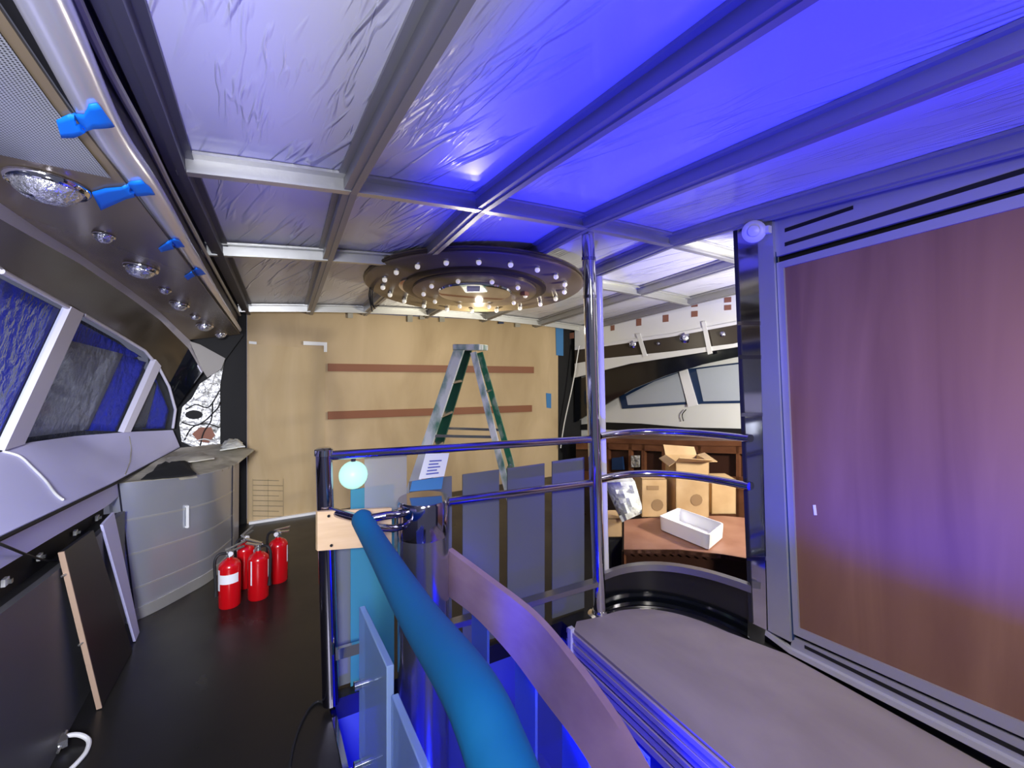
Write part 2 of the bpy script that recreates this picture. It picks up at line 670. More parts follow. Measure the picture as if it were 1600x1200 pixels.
def spline(pts, per=8):
    pts = [Vector(p) for p in pts]
    out = []
    for i in range(len(pts) - 1):
        p0 = pts[max(0, i - 1)]; p1 = pts[i]; p2 = pts[i + 1]; p3 = pts[min(len(pts) - 1, i + 2)]
        for k in range(per):
            t = k / per
            out.append(0.5 * ((2 * p1) + (p2 - p0) * t + (2 * p0 - 5 * p1 + 4 * p2 - p3) * t * t + (3 * p1 - p0 - 3 * p2 + p3) * t ** 3))
    out.append(pts[-1])
    return out


def resample(pts, n):
    pts = [Vector(p) for p in pts]
    L = [0.0]
    for a, b2 in zip(pts, pts[1:]):
        L.append(L[-1] + (b2 - a).length)
    out = []
    j = 0
    for i in range(n):
        t = L[-1] * i / (n - 1)
        while j < len(L) - 2 and L[j + 1] < t:
            j += 1
        u = (t - L[j]) / max(1e-9, L[j + 1] - L[j])
        out.append(pts[j].lerp(pts[j + 1], min(1, max(0, u))))
    return out


def at_y(pts, y):
    """point of a polyline (rising in y) at y, straight on beyond its ends"""
    i = 0
    while i < len(pts) - 2 and pts[i + 1].y < y:
        i += 1
    a, b2 = pts[i], pts[i + 1]
    t = (y - a.y) / (b2.y - a.y)
    return a.lerp(b2, t)


def loft(A, B, n=30, m=2):
    A = resample(A, n); B = resample(B, n)
    return [[a.lerp(b2, j / (m - 1)) for j in range(m)] for a, b2 in zip(A, B)]


def bvh_of(objs):
    vs = []; fs = []
    for o in objs:
        k = len(vs)
        w = world_loc(o)
        vs += [v.co + w for v in o.data.vertices]
        fs += [[i + k for i in p.vertices] for p in o.data.polygons]
    return BVHTree.FromPolygons(vs, fs)


def hit(px, py, bvh):
    r = ray(px, py).normalized()
    h = bvh.ray_cast(CAM, r)
    if h[0] is None:                   # just past the rim: the nearest point of the rim
        best = min((bvh.find_nearest(PD(px, py, 0.7 + k * 0.07)) for k in range(70)), key=lambda q: q[3])
        h = best
    n = h[1]
    if n.dot(r) > 0:
        n = -n
    return h[0], n


def decal(pairs, bvh, lift=0.004, nu=4, nv=5):
    """sheet laid on real surfaces; pairs = (one edge, other edge) stations along it"""
    rows = []
    last = None
    for i in range(len(pairs) - 1):
        for k in range(nu):
            t = k / nu
            rows.append([(1 - t) * pairs[i][q] + t * pairs[i + 1][q] for q in range(4)])
    rows.append(list(pairs[-1]))
    out = []
    for x0, y0, x1, y1 in rows:
        line = []
        for j in range(nv):
            u = j / (nv - 1)
            p, n = hit(x0 + (x1 - x0) * u, y0 + (y1 - y0) * u, bvh)
            if p is None:
                p = last
            else:
                p = p + n * lift
            last = p
            line.append(p)
        out.append(line)
    return MB().grid(out)


def frame_axes(n):
    n = Vector(n).normalized()
    u = n.cross(V(0, 0, 1))
    if u.length < 1e-3:
        u = V(1, 0, 0)
    u.normalize()
    return (u, n.cross(u), n)


# ================================================================== SETTING
# ---- floor: black laminate around the open stairwell
fl = MB()
for x0, x1, y0, y1 in ((-0.9, 0.30, -0.6, 2.33), (-0.9, 4.9, 2.33, 5.35), (1.66, 4.9, -0.6, 2.33)):
    fl.box(((x0 + x1) / 2, (y0 + y1) / 2, -0.05), (x1 - x0, y1 - y0, 0.1))
structure(fl.build('floor', 'black_laminate'))
tr = MB()
tr.box((0.312, 0.85, -0.02), (0.022, 2.9, 0.05))
structure(tr.build('trim_1', 'chrome'))

# ---- stairwell shaft
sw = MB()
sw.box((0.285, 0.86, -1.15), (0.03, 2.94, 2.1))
structure(sw.build('wall_stairwell_left', 'stair_lit_blue'))
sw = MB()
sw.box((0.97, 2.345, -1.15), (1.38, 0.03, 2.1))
structure(sw.build('wall_stairwell_far', 'stair_lit_blue'))
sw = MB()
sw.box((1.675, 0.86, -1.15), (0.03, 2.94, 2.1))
structure(sw.build('wall_stairwell_right', 'stair_lit_blue'))
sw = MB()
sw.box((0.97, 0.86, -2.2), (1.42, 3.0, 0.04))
structure(sw.build('floor_lower_deck', 'stair_lit_blue'))

# ---- ceiling film, one cambered skin above the beams
rows = []
for i in range(41):
    y = -0.7 + i * 0.152
    rows.append([V(x, y, zc(x, y) + 0.0) for x in [(-0.34 + j * 0.135) for j in range(34)]])
structure(MB().slab(rows, (0, 0, 0.03)).build('ceiling', 'film_white'))

# ---- ceiling beams
BEAMX = [-0.27, 0.375, 1.035, 1.735, 2.47, 3.25, 3.95]
tn = 2
for bx in BEAMX:
    m = MB()
    for y0, y1 in ((-0.6, 0.8), (0.8, 2.2), (2.2, 5.2)):
        xa = bx + (0.0 if y1 <= 2.2 else 0.0)
        k = {-0.27: 0.19, 0.375: 0.11}.get(bx, 0.0) if y1 > 2.2 else 0.0
        n = 5
        for q in range(n):
            ya = y0 + (y1 - y0) * q / n; yb = y0 + (y1 - y0) * (q + 1) / n
            xq = bx + k * q / n; xr = bx + k * (q + 1) / n
            m.bar((xq, ya, zc(xq, ya) - 0.008), (xr, yb, zc(xr, yb) - 0.008), 0.11, 0.014)
            m.bar((xq, ya, zc(xq, ya) - 0.042), (xr, yb, zc(xr, yb) - 0.042), 0.055, 0.055)
            m.bar((xq + 0.018, ya, zc(xq, ya) - 0.072), (xr + 0.018, yb, zc(xr, yb) - 0.072), 0.03, 0.012)
    structure(m.build('trim_%d' % tn, 'dark_beam' if bx == -0.27 else 'beam_metal')); tn += 1
for by, mm in ((2.2, 'bright_aluminium'), (3.28, 'bright_aluminium'), (5.06, 'bright_aluminium')):
    m = MB()
    xs = [-0.27 + (3.95 + 0.27) * q / 14 for q in range(15)]
    for xa, xb in zip(xs, xs[1:]):
        m.bar((xa, by, zc(xa, by) - 0.03), (xb, by, zc(xb, by) - 0.03), 0.02, 0.085)
        m.bar((xa, by, zc(xa, by) - 0.008), (xb, by, zc(xb, by) - 0.008), 0.13, 0.012)
        m.bar((xa, by, zc(xa, by) - 0.068), (xb, by, zc(xb, by) - 0.068), 0.05, 0.012)
    structure(m.build('trim_%d' % tn, mm)); tn += 1

# ---- far wall: pale plywood bulkhead
top = [PY(px, py, 5.2) for px, py in ((386, 478), (500, 486), (620, 493), (740, 499), (872, 508))]
poly = [V(top[0].x, 5.2, 0)] + top + [V(top[-1].x, 5.2, 0)]
wall_far = structure(MB().prism(poly, (0, 0.03, 0)).build('wall_far', 'ply_pale'))
# dark panels either side of it
lp = [PY(343, 688, 5.21), PY(387, 690, 5.21), PY(387, 478, 5.21), PY(372, 520, 5.21)]
lp = [V(-0.85, 5.21, 0.0), V(top[0].x - 0.004, 5.21, 0.0), V(top[0].x - 0.004, 5.21, 2.13), V(-0.45, 5.21, 2.13), V(-0.85, 5.21, 1.75)]
structure(MB().prism(lp, (0, 0.02, 0)).build('wall_far_left', 'matte_black'))
rp = [V(top[-1].x + 0.004, 5.21, 0), V(4.35, 5.21, 0), V(4.35, 5.21, 2.1), V(top[-1].x + 0.004, 5.21, 2.08)]
structure(MB().prism(rp, (0, 0.02, 0)).build('wall_far_right', 'matte_black'))

# door cut in the bulkhead
dp = [PY(389, 537, 5.185), PY(508, 546, 5.185)]
dr = structure(MB().prism([V(dp[0].x, 5.185, 0.02), V(dp[1].x, 5.185, 0.02), V(dp[1].x, 5.185, dp[1].z), V(dp[0].x, 5.185, dp[0].z)], (0, 0.012, 0)).build('door_1', 'ply_door'))
sk = MB()
for y in range(750, 812, 8):
    a = PY(395, y, 5.18); b2 = PY(442 if y % 3 else 436, y + 1, 5.18)
    sk.bar(a, b2, 0.002, 0.005)
for x in (395, 419, 443):
    sk.bar(PY(x, 748, 5.18), PY(x, 813, 5.18), 0.002, 0.005, up=(0, 1, 0))
sk.build('pencil_sketch', 'pencil', dr)['label'] = 'pencil sketch of ruled lines at door foot'
sk = MB().bar(V(dp[0].x, 5.17, 0.012), V(dp[1].x + 0.02, 5.17, 0.012), 0.03, 0.024)
structure(sk.build('baseboard_far', 'tape_white'))

for i, (pa, pb, pc, pd, lab) in enumerate((((512, 568), (833, 573), (833, 583), (512, 580), 'upper dark red timber batten across the plywood bulkhead'),
                              ((512, 643), (830, 633), (830, 643), (512, 655), 'lower dark red timber batten across the plywood bulkhead'))):
    m = MB().prism([PY(*p, 5.198) for p in (pa, pb, pc, pd)], (0, -0.022, 0))
    tag(m.build('wood_batten', 'red_batten'), lab, 'batten')

tag(MB().prism([PY(*p, 5.182) for p in ((474, 533), (511, 535), (511, 550), (506, 550), (506, 540), (474, 539))], (0, -0.004, 0)).build('tape_strip', 'tape_white'),
    'white tape in an L at the top right corner of the plywood door', 'tape')
tag(MB().prism([PY(*p, 5.182) for p in ((389, 533), (401, 534), (401, 538), (389, 537))], (0, -0.004, 0)).build('tape_strip', 'tape_white'),
    'short white tape at the top left corner of the plywood door', 'tape')
tag(MB().prism([PY(*p, 5.198) for p in ((853, 614), (861, 615), (861, 638), (854, 637))], (0, -0.004, 0)).build('tape_strip', 'tape_dull_blue'),
    'small dark blue tape patch on the bulkhead right of the ladder', 'tape')
tag(MB().prism([PY(*p, 5.195) for p in ((868, 512), (880, 513), (880, 556), (869, 555))], (0, -0.004, 0)).build('tape_strip', 'tape_dull_blue'),
    'long blue-grey tape down the top right edge of the bulkhead', 'tape')
for k, (x, y) in enumerate(((547, 491), (640, 497), (659, 493), (782, 500), (808, 505), (690, 497))):
    nm = ('far left of the row', 'second from the left', 'third from the left', 'second from the right, dark violet', 'far right of the row', 'fourth from the left')[k]
    m = MB().prism([PY(x - 4, y - 4, 5.19), PY(x + 4, y - 4, 5.19), PY(x + 4, y + 6, 5.19), PY(x - 4, y + 6, 5.19)], (0, -0.02, 0))
    tag(m.build('mounting_clip', 'navy' if k == 3 else 'tan_paper'), 'small clip along the top edge of the bulkhead, ' + nm, 'clip', 'clips along the top of the bulkhead')

# ================================================================== LEFT SIDE: soffit
tube_c = [PD(67, 0, 0.77), PZ(165, 200, 2.2), PZ(235, 300, 2.155), PZ(300, 405, 2.1), PZ(345, 475, 2.015), PZ(372, 515, 1.90)]
tube_c = [at_y(tube_c, 0.5)] + tube_c
tube_c = spline(tube_c, 6)
pin = [PZ(0, 15, 2.23), PZ(107, 172, 2.19), PZ(185, 272, 2.14), PZ(260, 370, 2.09), PZ(350, 490, 1.95), PZ(368, 513, 1.89)]
pin = [at_y(pin, 0.5)] + pin
pin.append(at_y(pin, 5.12))
trim_o = [PX(0, 317, -0.74), PX(60, 358, -0.745), PX(125, 398, -0.74), PX(200, 450, -0.71), PX(250, 488, -0.65), PX(300, 535, -0.52), PX(325, 568, -0.42)]
trim_o = [at_y(trim_o, 0.5)] + trim_o
trim_i = [PX(0, 342, -0.75), PX(60, 376, -0.755), PX(125, 412, -0.75), PX(200, 463, -0.72), PX(250, 500, -0.66), PX(295, 545, -0.53), PX(316, 582, -0.43)]
trim_i = [at_y(trim_i, 0.5)] + trim_i
arch = [PX(0, 420, -0.9), PX(120, 486, -0.9), PX(180, 519, -0.88), PX(225, 546, -0.80), PX(250, 570, -0.72), PX(268, 600, -0.65), PX(277, 635, -0.62)]
arch = [at_y(arch, 0.5)] + arch

soffit = thing('lighting_soffit', 'bronze mirrored lighting soffit above the left windows', 'soffit', (-0.55, 2.5, 2.1))
rowsP = []
for i in range(60):
    y = 0.5 + (5.1 - 0.5) * i / 59
    a = at_y(pin, y); b2 = at_y(trim_o, y)
    rowsP.append([a.lerp(b2, j / 8) for j in range(9)])
panel = MB().slab(rowsP, (-0.004, 0, 0.014)).build('panel', 'bronze_mirror', soffit)
strip_rows = loft(trim_i, arch, 60, 4)
ks = min(range(60), key=lambda i: (strip_rows[i][0] - PX(295, 545, -0.53)).length)
strip = MB().slab(strip_rows[:ks + 1], (-0.02, 0, 0.01)).build('fascia_strip', 'bronze_fascia', soffit)
MB().slab(strip_rows[ks:], (-0.02, 0, 0.01)).build('end_panel', 'gloss_black', soffit)
MB().prism([PY(x, y, 5.12) for x, y in ((296, 533), (312, 538), (352, 560), (346, 576), (324, 590), (316, 578))], (0, 0.02, 0)).build('end_trim', 'trim_taupe', soffit)
MB().prism([PY(x, y, 5.14) for x, y in ((300, 528), (376, 512), (380, 524), (352, 562), (312, 542))], (0, 0.02, 0)).build('end_cap', 'matte_black', soffit)
trm = MB().slab(loft(trim_o, trim_i, 60, 3), (-0.012, 0, 0.004)).build('edge_trim', 'lavender_trim', soffit)
# black recess between the panel and the tube
gap_in = [p + V(0.05, 0, 0.045) for p in pin]
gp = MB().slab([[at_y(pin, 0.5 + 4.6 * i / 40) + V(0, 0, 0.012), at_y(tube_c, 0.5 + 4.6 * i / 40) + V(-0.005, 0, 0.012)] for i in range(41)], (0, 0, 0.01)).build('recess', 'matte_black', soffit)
PB = bvh_of([panel])
# speaker grille, perforated
gu = [(-12, -8, 112, 168), (-12, 30, 108, 182), (-12, 80, 103, 205), (-12, 150, 90, 222), (-12, 200, 66, 236), (-12, 245, 30, 246), (-12, 262, 4, 255)]
gr_rows = []; uvs = []
for i in range(28):
    v = i / 27
    y = 0.55 + v * 1.07
    a = at_y(pin, y); b2 = at_y(trim_o, y)
    line = []
    for j in range(12):
        u = 0.05 + (0.72 - 0.12 * v) * (j / 11)
        p = a.lerp(b2, u)
        line.append(p + V(-0.002, 0, -0.006))
        uvs.append((u * (b2 - a).length, y))
    gr_rows.append(line)
g = MB().grid(gr_rows)
g.uv = uvs
g.build('speaker_grille', 'perforated_metal', soffit)

# chrome tube along it
tb = thing('chrome_tube', 'polished silver tube running along the top of the left soffit', 'tube', tube_c[len(tube_c) // 2])
rad = [0.041 - 0.013 * i / (len(tube_c) - 1) for i in range(len(tube_c))]
tub = MB().tube(tube_c, rad, 20).build('tube', 'satin_aluminium', tb)
tub.data.materials[0] = mat('tube_metal', (0.66, 0.66, 0.76), 0.25, 0.55)
TB = bvh_of([panel, tub, gp])
tape_specs = [
    ([(88, 184, 96, 212), (108, 176, 116, 212), (132, 176, 138, 203), (138, 160, 146, 198), (150, 158, 172, 196), (164, 178, 176, 194)], 'largest and nearest blue tape tab holding the silver tube'),
    ([(144, 298, 158, 326), (165, 292, 176, 318), (190, 290, 198, 308), (206, 281, 212, 305), (220, 279, 232, 302), (234, 292, 240, 302)], 'second blue tape tab on the silver tube, past the large speaker light'),
    ([(248, 386, 252, 392), (262, 376, 268, 388), (272, 371, 282, 384), (280, 374, 288, 384)], 'third blue tape tab on the silver tube, small'),
    ([(288, 430, 294, 436), (299, 423, 304, 430), (306, 417, 316, 428), (314, 420, 320, 427)], 'fourth blue tape tab on the silver tube, farthest from the camera'),
]
for pr, lab in tape_specs:
    tag(decal(pr, TB, 0.005, 4, 5).build('tape_tab', 'tape_blue', solid=0.003), lab, 'tape', 'blue tape tabs on the tube')

# downlights set in the soffit
def downlight(px, py, r, lab, deep=0.02, parts=True):
    p, n = hit(px, py, PB)
    ax = frame_axes(n)
    t = thing('downlight', lab, 'light', p, 'downlights in the left soffit')
    MB().lathe([(r * 0.9, 0.0), (r, 0.002), (r * 1.0, deep * 0.22), (r * 0.93, deep * 0.36), (r * 0.86, deep * 0.3), (r * 0.8, 0.002)], p, 32, ax).build('rim', 'chrome', t)
    MB().lathe([(r * 0.85, 0.002), (r * 0.84, deep * 0.3), (r * 0.74, deep * 0.62), (r * 0.52, deep * 0.88), (r * 0.25, deep * 0.98), (1e-6, deep)], p, 28, ax).build('lens', 'lens', t)
    return t


downlight(76, 284, 0.092, 'largest chrome downlight, beside the speaker grille', 0.06)
downlight(163, 366, 0.036, 'small chrome downlight right after the largest one', 0.034)
downlight(221, 416, 0.072, 'middle-sized chrome downlight, second largest in the soffit', 0.058)
downlight(258, 452, 0.034, 'small chrome downlight just beyond the second largest one', 0.03)
downlight(281, 474, 0.06, 'bright chrome downlight, third of the larger ones', 0.05)
downlight(305, 494, 0.036, 'small chrome downlight between the last two larger ones', 0.03)
downlight(320, 508, 0.066, 'chrome downlight near the far end of the soffit', 0.05)
downlight(345, 522, 0.05, 'last chrome downlight, by the dark corner panel', 0.04)

# dark fascia between the tube and the ceiling edge, with a ridge rail
fa = []
rr = []
for i in range(40):
    y = 0.5 + 4.6 * i / 39
    c = at_y(tube_c, y)
    xt = -0.325 if y < 2.2 else -0.325 + (y - 2.2) * 0.063
    z1 = zc(xt, y) - 0.01
    a = V(c.x - 0.005, y, c.z + 0.043)
    fa.append([a, V(a.x + (xt - a.x) * 0.4, y, a.z + (z1 - a.z) * 0.45), V(a.x + (xt - a.x) * 0.6, y, a.z + (z1 - a.z) * 0.5), V(xt, y, z1)])
    rr.append(a.lerp(V(xt, y, z1), 0.55) + V(0.012, 0, -0.004))
MB().slab(fa, (-0.02, 0, 0)).build('upper_fascia', 'fascia_dark', soffit)
MB().tube(rr, 0.011, 8).build('ridge_rail', 'beam_metal', soffit)

# ================================================================== LEFT SIDE: windows
sill = [PX(0, 707, -1.12), PX(40, 692, -1.11), PX(120, 681, -1.06), PX(200, 675, -0.87), PX(270, 672, -0.655)]
sill = [at_y(sill, 0.8)] + sill
# panes of plastic film stretched behind each opening, following the bowed hull
arch_r = resample(arch, 80)
sill_r = resample(sill, 80)


def on_window(px, py):
    """place of a pixel on the bowed window surface"""
    return hit(px, py, WB)[0]


ws = MB().grid(loft(arch + [PX(270, 672, -0.655)], sill, 80, 6))
tmp = ws.build('window_surface', 'film_blue')
WB = bvh_of([tmp])
bpy.data.objects.remove(tmp, do_unlink=True)


def wpoly(pts, off=-0.03, nu=8, nv=6):
    """four-cornered sheet on the window surface; pts TL,TR,BR,BL pixels"""
    tl, tr_, br, bl = [Vector((p[0], p[1])) for p in pts]
    rows = []
    last = None
    for i in range(nv):
        v = i / (nv - 1)
        line = []
        for j in range(nu):
            u = j / (nu - 1)
            q = tl.lerp(tr_, u).lerp(bl.lerp(br, u), v)
            line.append(on_window(q.x, q.y) + V(off, 0, 0))
        rows.append(line)
    return rows


# window 1 (nearest), 2 (middle), 3 (far)
def frame_tube(pts, r):
    return MB().tube([on_window(*p) for p in pts], r, 8)


f1 = structure(frame_tube([(2, 424), (60, 455), (106, 480)], 0.012).build('window_1', 'lavender_trim'))
f2 = structure(frame_tube([(132, 492), (180, 520), (226, 548), (238, 562)], 0.012).build('window_2', 'lavender_trim'))
f3 = structure(frame_tube([(247, 572), (264, 604), (274, 640), (270, 669)], 0.011).build('window_3', 'lavender_trim'))


def mullion(tl, tr_, br, bl, parent):
    A = [on_window(*p) for p in (tl, tr_, br, bl)]
    rows = [[A[0].lerp(A[3], i / 6) + V(0.015, -0.01, 0), A[1].lerp(A[2], i / 6) + V(0.015, -0.01, 0)] for i in range(7)]
    return MB().slab(rows, (-0.035, 0, 0.01), False).build('mullion', 'lavender_trim', parent)


mullion((106, 478), (127, 490), (34, 694), (2, 704), f1)
mullion((241, 562), (249, 572), (201, 676), (194, 676), f2)
sheet = [
    (f1, [(2, 428), (104, 484), (6, 690), (2, 700)], 'film_blue', 'wrinkled dark blue plastic sheet behind the nearest left window'),
    (f2, [(112, 530), (200, 553), (146, 671), (42, 684)], 'film_grey', 'crumpled grey plastic sheet behind the middle left window'),
    (f2, [(196, 552), (240, 566), (194, 673), (146, 672)], 'film_blue', 'dark blue plastic strip at the right of the middle left window'),
    (f2, [(128, 494), (236, 556), (206, 566), (112, 530)], 'film_blue', 'dark blue plastic flap across the top of the middle left window'),
    (f3, [(241, 590), (252, 600), (234, 668), (204, 671)], 'film_dark', 'dark grey plastic strip behind the far left window'),
    (f3, [(248, 575), (274, 640), (268, 669), (234, 669)], 'film_blue', 'dark blue plastic strip behind the far left window'),
]
for k, (f, q, mt, lab) in enumerate(sheet):
    tag(MB().grid(wpoly(q, (-0.03, -0.03, -0.05, -0.07, -0.03, -0.05)[k], 12, 10)).build('plastic_sheet', mt, solid=0.003), lab, 'plastic sheet')
for f, q in ((f1, [(2, 426), (106, 482), (8, 698), (2, 702)]), (f2, [(130, 493), (240, 562), (195, 674), (40, 688)]), (f3, [(247, 572), (276, 640), (269, 671), (203, 672)])):
    MB().grid(wpoly(q, -0.012)).build('pane', 'window_glass', f, solid=0.003)
# dark hull behind the openings
bk = MB().slab([[p + V(-0.16, 0.05, 0.06), q + V(-0.16, 0.05, -0.05)] for p, q in zip(arch_r, sill_r)], (-0.02, 0, 0))
structure(bk.build('wall_left_hull', 'film_dark'))

# ---- console below the windows
cons = thing('window_console', 'lavender-grey sloping console ledge below the left windows', 'console', (-0.9, 2.6, 0.8))
edge = [PX(0, 837, -0.74), PX(85, 797, -0.74), PX(172, 756, -0.745), PX(230, 725, -0.70), PX(281, 698, -0.60)]
edge = [at_y(edge, 0.8)] + edge
MB().slab(loft(sill, edge, 50, 8), (0, 0, -0.012)).build('top', 'console_cover', cons)
e2 = [p + V(0.012, 0, -0.006) for p in edge]
MB().tube(e2, 0.008, 8).build('edge_strip', 'matte_black', cons)
fb = [PX(0, 889, -0.745), PX(85, 838, -0.745), PX(169, 790, -0.745), V(-0.745, 4.2, 0.76)]
fb = [at_y(fb, 0.8)] + fb
ft = [p + V(-0.008, 0, -0.014) for p in edge[:4]] + [V(-0.75, 4.2, 0.83)]
MB().slab(loft(ft, fb, 30, 2), (-0.014, 0, 0), False).build('fascia', 'console_cover', cons)
CB = bvh_of([c for c in cons.children if c.name.startswith(('top', 'fascia'))])
sm = []
for px, py in ((4, 705), (30, 714), (50, 732), (70, 752), (85, 772), (97, 782)):
    p, n = hit(px, py, CB)
    sm.append(p + n * 0.004)
tag(MB().tube(spline(sm, 5), 0.0055, 8).build('cable', 'cable_white'), 'white cable curving down the console from the window post', 'cable')
sm = [hit(px, py, CB) for px, py in ((202, 682), (205, 700), (203, 722), (195, 742))]
MB().tube([p + n * 0.001 for p, n in sm], 0.003, 6).build('seam', 'tan_paper', cons)

# recess and low wall
lw_top = [PX(0, 960, -0.725), PX(100, 884, -0.72), V(-0.70, 3.6, 0.70)]
lw_top = [at_y(lw_top, 0.5)] + lw_top
rows = [[p, V(p.x - 0.0, p.y, 0.0)] for p in resample(lw_top, 12)]
structure(MB().slab(rows, (-0.03, 0, 0), False).build('wall_left', 'grey_laminate'))
rows = [[V(-0.80, y, at_y(fb, y).z + 0.12), V(-0.80, y, at_y(lw_top, y).z - 0.05)] for y in [0.6 + i * 0.3 for i in range(11)]]
structure(MB().slab(rows, (-0.02, 0, 0), False).build('wall_left_recess', 'matte_black'))
rows = [[V(-0.80, y, at_y(lw_top, y).z - 0.004), V(-0.73, y, at_y(lw_top, y).z - 0.004)] for y in [0.6 + i * 0.3 for i in range(11)]]
structure(MB().slab(rows, (0, 0, -0.012), False).build('trim_21', 'matte_black'))
for k, (px, py, w) in enumerate(((8, 909, 0.026), (62, 870, 0.024), (118, 832, 0.022), (152, 809, 0.026))):
    p = PX(px, py, -0.785)
    t = thing('bracket', ('nearest white clip', 'second white clip from the camera', 'third white clip from the camera', 'farthest white clip')[k] + ' in the black slot under the console', 'bracket', p, 'white clips in the slot under the console')
    MB().box(p, (0.012, w * 1.3, w)).build('plate', 'offwhite', t)
    MB().box(p + V(0.012, 0, 0), (0.014, w * 0.5, w * 0.55)).build('stud', 'valve_metal', t)
tag(MB().tube(spline([PX(-20, 842, -0.73), PX(15, 856, -0.71), PX(45, 868, -0.74), PX(75, 876, -0.76), PX(102, 876, -0.78)], 5), 0.0045, 6).build('cable', 'rubber'),
    'thin dark cable crossing the console fascia into the black slot', 'cable')

# white wiring hatch between the windows and the dark corner panel
hatch = thing('wiring_panel', 'ragged white wiring panel between the far left window and the black corner', 'panel', PY(318, 690, 5.16))
hp = [(285, 636), (300, 622), (312, 600), (330, 588), (334, 566), (352, 556), (344, 600), (344, 700), (312, 702), (296, 696), (284, 690), (280, 664)]
MB().prism([PY(x, y, 5.17) for x, y in hp], (0, 0.02, 0)).build('liner', 'foil', hatch)
MB().prism([PY(303 + 14 * math.cos(a), 648 + 7 * math.sin(a), 5.165) for a in [i * math.pi / 6 for i in range(12)]], (0, 0.008, 0)).build('hole', 'matte_black', hatch)
MB().prism([PY(x, y, 5.164) for x, y in ((300, 678), (312, 668), (330, 668), (336, 680), (326, 692), (310, 690))], (0, 0.006, 0)).build('red_connector', 'rust', hatch)
for q in (((284, 660), (310, 664), (338, 640), (344, 628)), ((288, 688), (300, 668), (322, 662), (343, 668)), ((312, 700), (318, 676), (330, 656), (332, 628)), ((290, 640), (306, 632), (326, 636), (343, 610))):
    MB().tube(spline([PY(x, y, 5.15) for x, y in q], 5), 0.006, 6).build('wire', 'rubber', hatch)
for q in (((286, 676), (298, 690), (320, 686), (342, 694)), ((296, 628), (316, 618), (330, 604), (338, 574))):
    MB().tube(spline([PY(x, y, 5.148) for x, y in q], 5), 0.006, 6).build('wire', 'cable_white', hatch)

# ================================================================== STEEL CABINET with bowed front
cab_b = [PZ(200, 975, 0), PZ(240, 957, 0), PZ(290, 930, 0), PZ(330, 906, 0), PZ(365, 873, 0)]
deps = [(p - CAM).dot(V(ST, CT, 0)) for p in cab_b]
cab_t = [PD(x, y, d) for (x, y), d in zip(((171, 757), (222, 752), (285, 746), (335, 737), (366, 726)), deps)]
cab = thing('steel_cabinet', 'bow-fronted brushed steel cabinet against the left console', 'cabinet', (-0.5, 4.0, 0))
B_ = resample(spline(cab_b, 6), 25); T_ = resample(spline(cab_t, 6), 25)
rows = [[b2.lerp(t, k / 10) for k in range(11)] for b2, t in zip(B_, T_)]
inw = V(-0.10, 0.10, 0)
MB().slab(rows, inw * 0.2).build('bowed_front', 'brushed_steel', cab)
rb = V(-0.35, 4.95, 0)
MB().prism([B_[-1], V(B_[-1].x + 0.02, 4.9, 0), V(T_[-1].x + 0.02, 4.9, T_[-1].z), T_[-1]], (-0.02, 0, 0)).build('side_panel', 'cabinet_metal', cab)
for k in (0.22, 0.47, 0.72):
    pts = [b2.lerp(t, k) - inw * 0.015 for b2, t in zip(B_, T_)]
    MB().slab([[p, p + V(0, 0, 0.012)] for p in pts], inw * 0.03).build('seam_strip', 'bright_aluminium', cab)
pts = [b2 - inw * 0.05 for b2 in B_]
MB().slab([[p + V(0, 0, 0.002), p + V(0, 0, 0.075)] for p in pts], inw * 0.06).build('plinth', 'bright_aluminium', cab)
for k in (0.075, 0.985):
    i = int(k * 24)
    MB().tube([B_[i] - inw * 0.01, T_[i] - inw * 0.01], 0.005, 6).build('door_edge', 'fascia_dark', cab)
FB_ = bvh_of([c for c in cab.children if c.name.startswith('bowed')])
h1, hn = hit(291, 791, FB_); h2, _ = hit(291, 823, FB_)
MB().bar(h1 + hn * 0.014, h2 + hn * 0.014, 0.014, 0.01, up=hn).build('handle', 'white_paint', cab)
for p in (h1, h2):
    MB().bar(p, p + hn * 0.02, 0.014, 0.01).build('handle_stud', 'white_paint', cab)
# counter board on top
cpoly = [t + V(0, 0, 0.003) for t in T_[::3]] + [V(-0.02, 4.85, 0.79), V(-0.3, 5.05, 0.83), V(-0.58, 4.95, 0.84), V(-0.70, 4.2, 0.85), V(-0.78, 3.75, 0.86)]
cm = V(0, 0, 0)
for p in cpoly:
    cm += p
cm /= len(cpoly)
ctop = MB()
n = len(cpoly)
ctop.add(cpoly + [cm] + [p - V(0, 0, 0.02) for p in cpoly] + [cm - V(0, 0, 0.02)],
         [(i, (i + 1) % n, n) for i in range(n)] + [(n + 1 + (i + 1) % n, n + 1 + i, 2 * n + 1) for i in range(n)] + [((i + 1) % n, i, i + n + 1, (i + 1) % n + n + 1) for i in range(n)])
ctop_o = ctop.build('worktop', 'tan_paper', cab)
CT_B = bvh_of([ctop_o])


def crumple(name, pix, z, mt, lab, cat, h=0.03, seed=1, nu=9, nv=7, base=None):
    rnd = random.Random(seed)
    tl, tr_, br, bl = [PZ(x, y, z) for x, y in pix]
    rows = []
    for i in range(nv):
        v = i / (nv - 1)
        line = []
        for j in range(nu):
            u = j / (nu - 1)
            p = tl.lerp(tr_, u).lerp(bl.lerp(br, u), v)
            edge_ = min(u, 1 - u, v, 1 - v)
            line.append(p + V(rnd.uniform(-.012, .012), rnd.uniform(-.012, .012), h * (0.15 + min(1, edge_ * 5) * rnd.uniform(0.5, 1.0))))
        rows.append(line)
    return tag(MB().slab(rows, (0, 0, -0.008)).build(name, mt), lab, cat)


